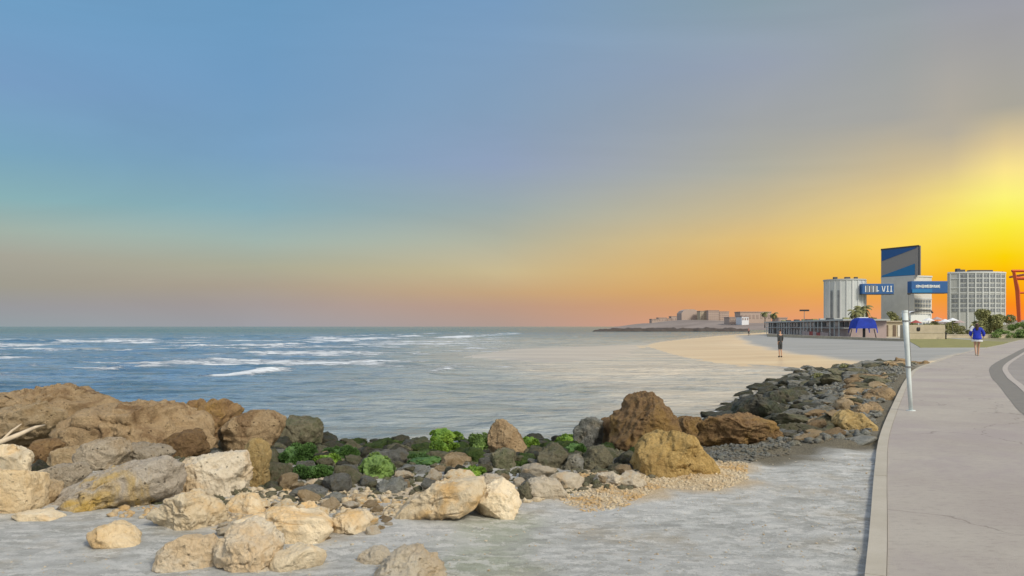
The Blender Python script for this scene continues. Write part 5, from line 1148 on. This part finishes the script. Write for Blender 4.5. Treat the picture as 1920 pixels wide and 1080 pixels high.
# ================================================================ PEOPLE
def skin_mesh(name, joints, edges, mat, parent, sub=2, root=0):
    me = bpy.data.meshes.new(name); me.from_pydata([j[0] for j in joints], edges, []); me.materials.append(mat)
    o = bpy.data.objects.new(name, me); COL.objects.link(o); o.parent = parent
    sk = o.modifiers.new('skin', 'SKIN'); sk.use_smooth_shade = True; sk.branch_smoothing = 0.4
    if not me.skin_vertices: me.skin_vertices.new(name='')
    for i, j in enumerate(joints):
        r = j[1]; r = r if isinstance(r, tuple) else (r, r); me.skin_vertices[0].data[i].radius = r; me.skin_vertices[0].data[i].use_root = (i == root)
    ss = o.modifiers.new('sub', 'SUBSURF'); ss.levels = sub; ss.render_levels = sub
    return o
def person(label, loc, rz, s, hair, top, top_long, bottom, bottom_len, shoe, pose, group=None, extra=None, slim=1):
    """front = +Y.  pose: dict of joint positions in units of body height 1.75"""
    rt = empty('person', loc, rz); rt.scale = (s, s, s); tag(rt, label, 'person', group)
    P = dict(pel=(0, 0, .93), wst=(0, .0, 1.06), chs=(0, .01, 1.28), nck=(0, .01, 1.46), hed=(0, .02, 1.58), crn=(0, .01, 1.68),
             shl=(-.17, .01, 1.41), shr=(.17, .01, 1.41), ell=(-.23, -.02, 1.14), elr=(.23, -.02, 1.14), wrl=(-.22, .10, .93), wrr=(.22, .10, .93),
             hpl=(-.09, 0, .90), hpr=(.09, 0, .90), knl=(-.10, .10, .50), knr=(.10, -.02, .50), anl=(-.10, .02, .09), anr=(.10, -.28, .16), tol=(-.10, .16, .03), tor=(.10, -.20, .04))
    P.update(pose)
    J = []; E = []; ix = {}
    def add(k, r, par=None):
        ix[k] = len(J); J.append((P[k], r))
        if par is not None: E.append((ix[par], ix[k]))
    add('pel', (.14, .10)); add('wst', (.125, .09), 'pel'); add('chs', (.15, .10), 'wst'); add('nck', .052, 'chs'); add('hed', (.075, .09), 'nck'); add('crn', (.06, .075), 'hed')
    for sd3 in 'lr':
        add('sh' + sd3, .055, 'chs'); add('el' + sd3, .040, 'sh' + sd3); add('wr' + sd3, .026, 'el' + sd3)
        w0 = Vector(P['wr' + sd3]); dr = (w0 - Vector(P['el' + sd3])).normalized(); hx = Vector((0, 1, 0)); hx = (hx - dr * hx.dot(dr)).normalized()
        P['pm' + sd3] = tuple(w0 + dr * .06); add('pm' + sd3, (.030, .020), 'wr' + sd3)
        for k, (o_, l_) in enumerate(((-.024, .075), (-.008, .085), (.008, .08), (.024, .062))):
            b1 = w0 + dr * .09 + hx * o_; P[f'f{k}a' + sd3] = tuple(b1); add(f'f{k}a' + sd3, .009, 'pm' + sd3)
            P[f'f{k}b' + sd3] = tuple(b1 + dr * l_ * .55 + Vector((0, .008, 0))); add(f'f{k}b' + sd3, .008, f'f{k}a' + sd3)
            P[f'f{k}c' + sd3] = tuple(b1 + dr * l_ * .95 + Vector((0, .02, 0))); add(f'f{k}c' + sd3, .006, f'f{k}b' + sd3)
        P['tha' + sd3] = tuple(w0 + dr * .045 + hx * .038); add('tha' + sd3, .010, 'pm' + sd3); P['thb' + sd3] = tuple(w0 + dr * .085 + hx * .055); add('thb' + sd3, .008, 'tha' + sd3)
    for sd3 in 'lr':
        add('hp' + sd3, .088, 'pel'); add('kn' + sd3, .058, 'hp' + sd3); add('an' + sd3, .038, 'kn' + sd3); add('to' + sd3, (.035, .025), 'an' + sd3)
    skin_mesh('body', J, E, M['skin'], rt)
    # face
    bm = bmesh.new(); hd = Vector(P['hed'])
    bmesh.ops.create_cone(bm, segments=8, radius1=.014, radius2=.004, depth=.03, cap_ends=True, matrix=Matrix.Translation(hd + Vector((0, .092, -.01))) @ Matrix.Rotation(R(-90), 4, 'X'))
    for s3 in (-1, 1):
        bmesh.ops.create_uvsphere(bm, u_segments=8, v_segments=6, radius=.016, matrix=Matrix.Translation(hd + Vector((s3 * .078, 0, 0))) @ Matrix.Diagonal((.5, 1, 1.7, 1)))
    obj_bm('ears_and_nose', bm, M['skin'], rt, smooth=True)
    bm = bmesh.new()
    for s3 in (-1, 1): bmesh.ops.create_uvsphere(bm, u_segments=8, v_segments=6, radius=.010, matrix=Matrix.Translation(hd + Vector((s3 * .03, .082, .02))))
    bx(bm, hd + Vector((0, .084, -.045)), (.045, .01, .008)); obj_bm('eyes_and_mouth', bm, M['hair'], rt)
    # hair
    if hair == 'long':
        skin_mesh('hair', [((0, -.03, 1.66), (.095, .085)), ((0, -.05, 1.56), (.10, .085)), ((0, -.085, 1.44), (.085, .05)), ((0, -.10, 1.30), (.055, .03))], [(0, 1), (1, 2), (2, 3)], M['hair'], rt)
    else:
        skin_mesh('hair', [((0, .0, 1.70), (.075, .085)), ((0, -.03, 1.63), (.088, .085)), ((0, -.045, 1.57), (.07, .05))], [(0, 1), (1, 2)], M['hair'], rt)
    # top
    def grow(keys, r): return [(P[k], rr) for k, rr in zip(keys, r)]
    if top_long == 'wide':
        J2 = [(P['nck'], .06), (P['chs'], (.20, .14)), (P['wst'], (.21, .16)), ((0, 0, .92), (.235, .18)), ((0, 0, .82), (.245, .18))]; E2 = [(0, 1), (1, 2), (2, 3), (3, 4)]
        for s3, k in ((-1, 'l'), (1, 'r')):
            i = len(J2); el = Vector(P['el' + k]); wr = Vector(P['wr' + k]); J2 += [(P['sh' + k], .085), (tuple(el), .085), (tuple(el.lerp(wr, .8)), .065)]; E2 += [(1, i), (i, i + 1), (i + 1, i + 2)]
    else:
        J2 = [((0, .01, 1.44), .065), (P['chs'], (.175, .12)), (P['wst'], (.155, .12)), ((0, 0, .86), (.165, .13))]; E2 = [(0, 1), (1, 2), (2, 3)]
        for s3, k in ((-1, 'l'), (1, 'r')):
            i = len(J2); el = Vector(P['el' + k]); wr = Vector(P['wr' + k]); J2 += [(P['sh' + k], .07), (tuple(el), .055), (tuple(el.lerp(wr, .85)), .04)]; E2 += [(1, i), (i, i + 1), (i + 1, i + 2)]
    skin_mesh('jacket', J2, E2, M[top], rt, root=1)
    # bottoms
    J3 = [((0, 0, 1.04), (.145, .112)), ((0, 0, .88), (.15, .12))]; E3 = [(0, 1)]
    for k in 'lr':
        hp = Vector(P['hp' + k]); kn = Vector(P['kn' + k]); an = Vector(P['an' + k]); i = len(J3)
        J3 += [(tuple(hp.lerp(kn, .15)), .10), (tuple(hp.lerp(kn, min(1, bottom_len * 2))), .085 if bottom_len <= .5 else .072)]; E3 += [(1, i), (i, i + 1)]
        if bottom_len > .5: J3.append((tuple(kn.lerp(an, (bottom_len - .5) * 2)), .062)); E3.append((i + 1, i + 2))
    skin_mesh('shorts' if bottom_len <= .5 else 'trousers', J3, E3, M[bottom], rt)
    for k in 'lr':
        an = Vector(P['an' + k]); to = Vector(P['to' + k]); heel = an + (an - to) * .25; heel.z = min(an.z, to.z + .02) if abs(to.z - an.z) < .1 else an.z - .03
        skin_mesh('shoe', [(tuple(heel), .045), (tuple((an + to) / 2 - Vector((0, 0, .01))), .048), (tuple(to + Vector((0, .03, .005))), .04)], [(0, 1), (1, 2)], M[shoe], rt)
    if extra: extra(rt, P)
    if slim != 1: rt.scale = (s * slim, s * slim, s)
    return rt
# woman in the blue jacket walking away along the walkway
D = 43.5
def towel(rt, P):
    skin_mesh('shoulder_towel', [((-.13, -.02, 1.52), (.07, .09)), ((-.22, -.02, 1.44), (.05, .10)), ((-.27, -.05, 1.25), (.03, .07))], [(0, 1), (1, 2)], M['whitecloth'], rt)
    bm = bmesh.new(); V = [(.255 * math.cos(a), .19 * math.sin(a)) for a in np.linspace(0, 2 * math.pi, 24, endpoint=False)]; prism(bm, V, .745, .80); obj_bm('jacket_hem', bm, M['whitecloth'], rt, smooth=False)
person('person in a royal blue jacket with long dark hair walking away along the walkway', (X_(1832, D), D, 0), R(-28), 1.06, 'long', 'jacket', 'wide', 'whitecloth', .2, 'tanshoe',
       dict(ell=(-.30, .02, 1.16), elr=(.30, .02, 1.16), wrl=(-.26, .14, .98), wrr=(.28, .12, .96), anr=(.05, .16, .05), knr=(.07, .16, .49), tor=(.05, .30, .03), anl=(-.06, -.30, .14), knl=(-.08, -.02, .50), tol=(-.06, -.22, .04)), extra=towel)
# person on the sand
x_, y_ = ga(1463, 671, -.44); zz = gz(x_, y_)
person('person in dark clothes with pale lower legs and black shoes standing on the wet sand', (x_, y_, zz + .0), R(10), 1.06, 'short', 'darkcloth', 'slim', 'darkcloth', .55, 'shoe',
       dict(ell=(-.20, -.06, 1.15), elr=(.20, .0, 1.15), wrl=(-.19, -.02, .92), wrr=(.20, .10, .93), anl=(-.05, .02, .08), knl=(-.06, .05, .50), tol=(-.05, .16, .03), anr=(.06, -.10, .08), knr=(.07, -.01, .50), tor=(.08, .04, .03)), slim=.84)
x_, y_ = X_(1404, 175), 175.0
person('tiny person in a pink top far off at the water line of the bay', (x_, y_, gz(x_, y_)), R(60), 1.0, 'short', 'pinkcloth', 'slim', 'darkcloth', .9, 'shoe', {})

mast('thin dark mast rising directly behind the white post', 1704, 152, 552, .5, 2)
for px, py, D, lb in ((1586, 693, 34, 'small dry plant on the seaward tip of the right bank'), (1532, 712, 28, 'small dry tuft on the crest of the right bank, nearer than the tip'), (1592, 744, 22, 'low dry tuft between the dark rocks in the middle of the bank')):
    x, y = X_(px, D), D; p_ = (x, y, Z_(py, D) - .1)
    tree('dry_plant', lb, 'plant', p_, lumps_(7, .16, .12, .10, .28, .06, .13, px), 'olive', 260, .03, px + 1, .12, .012)
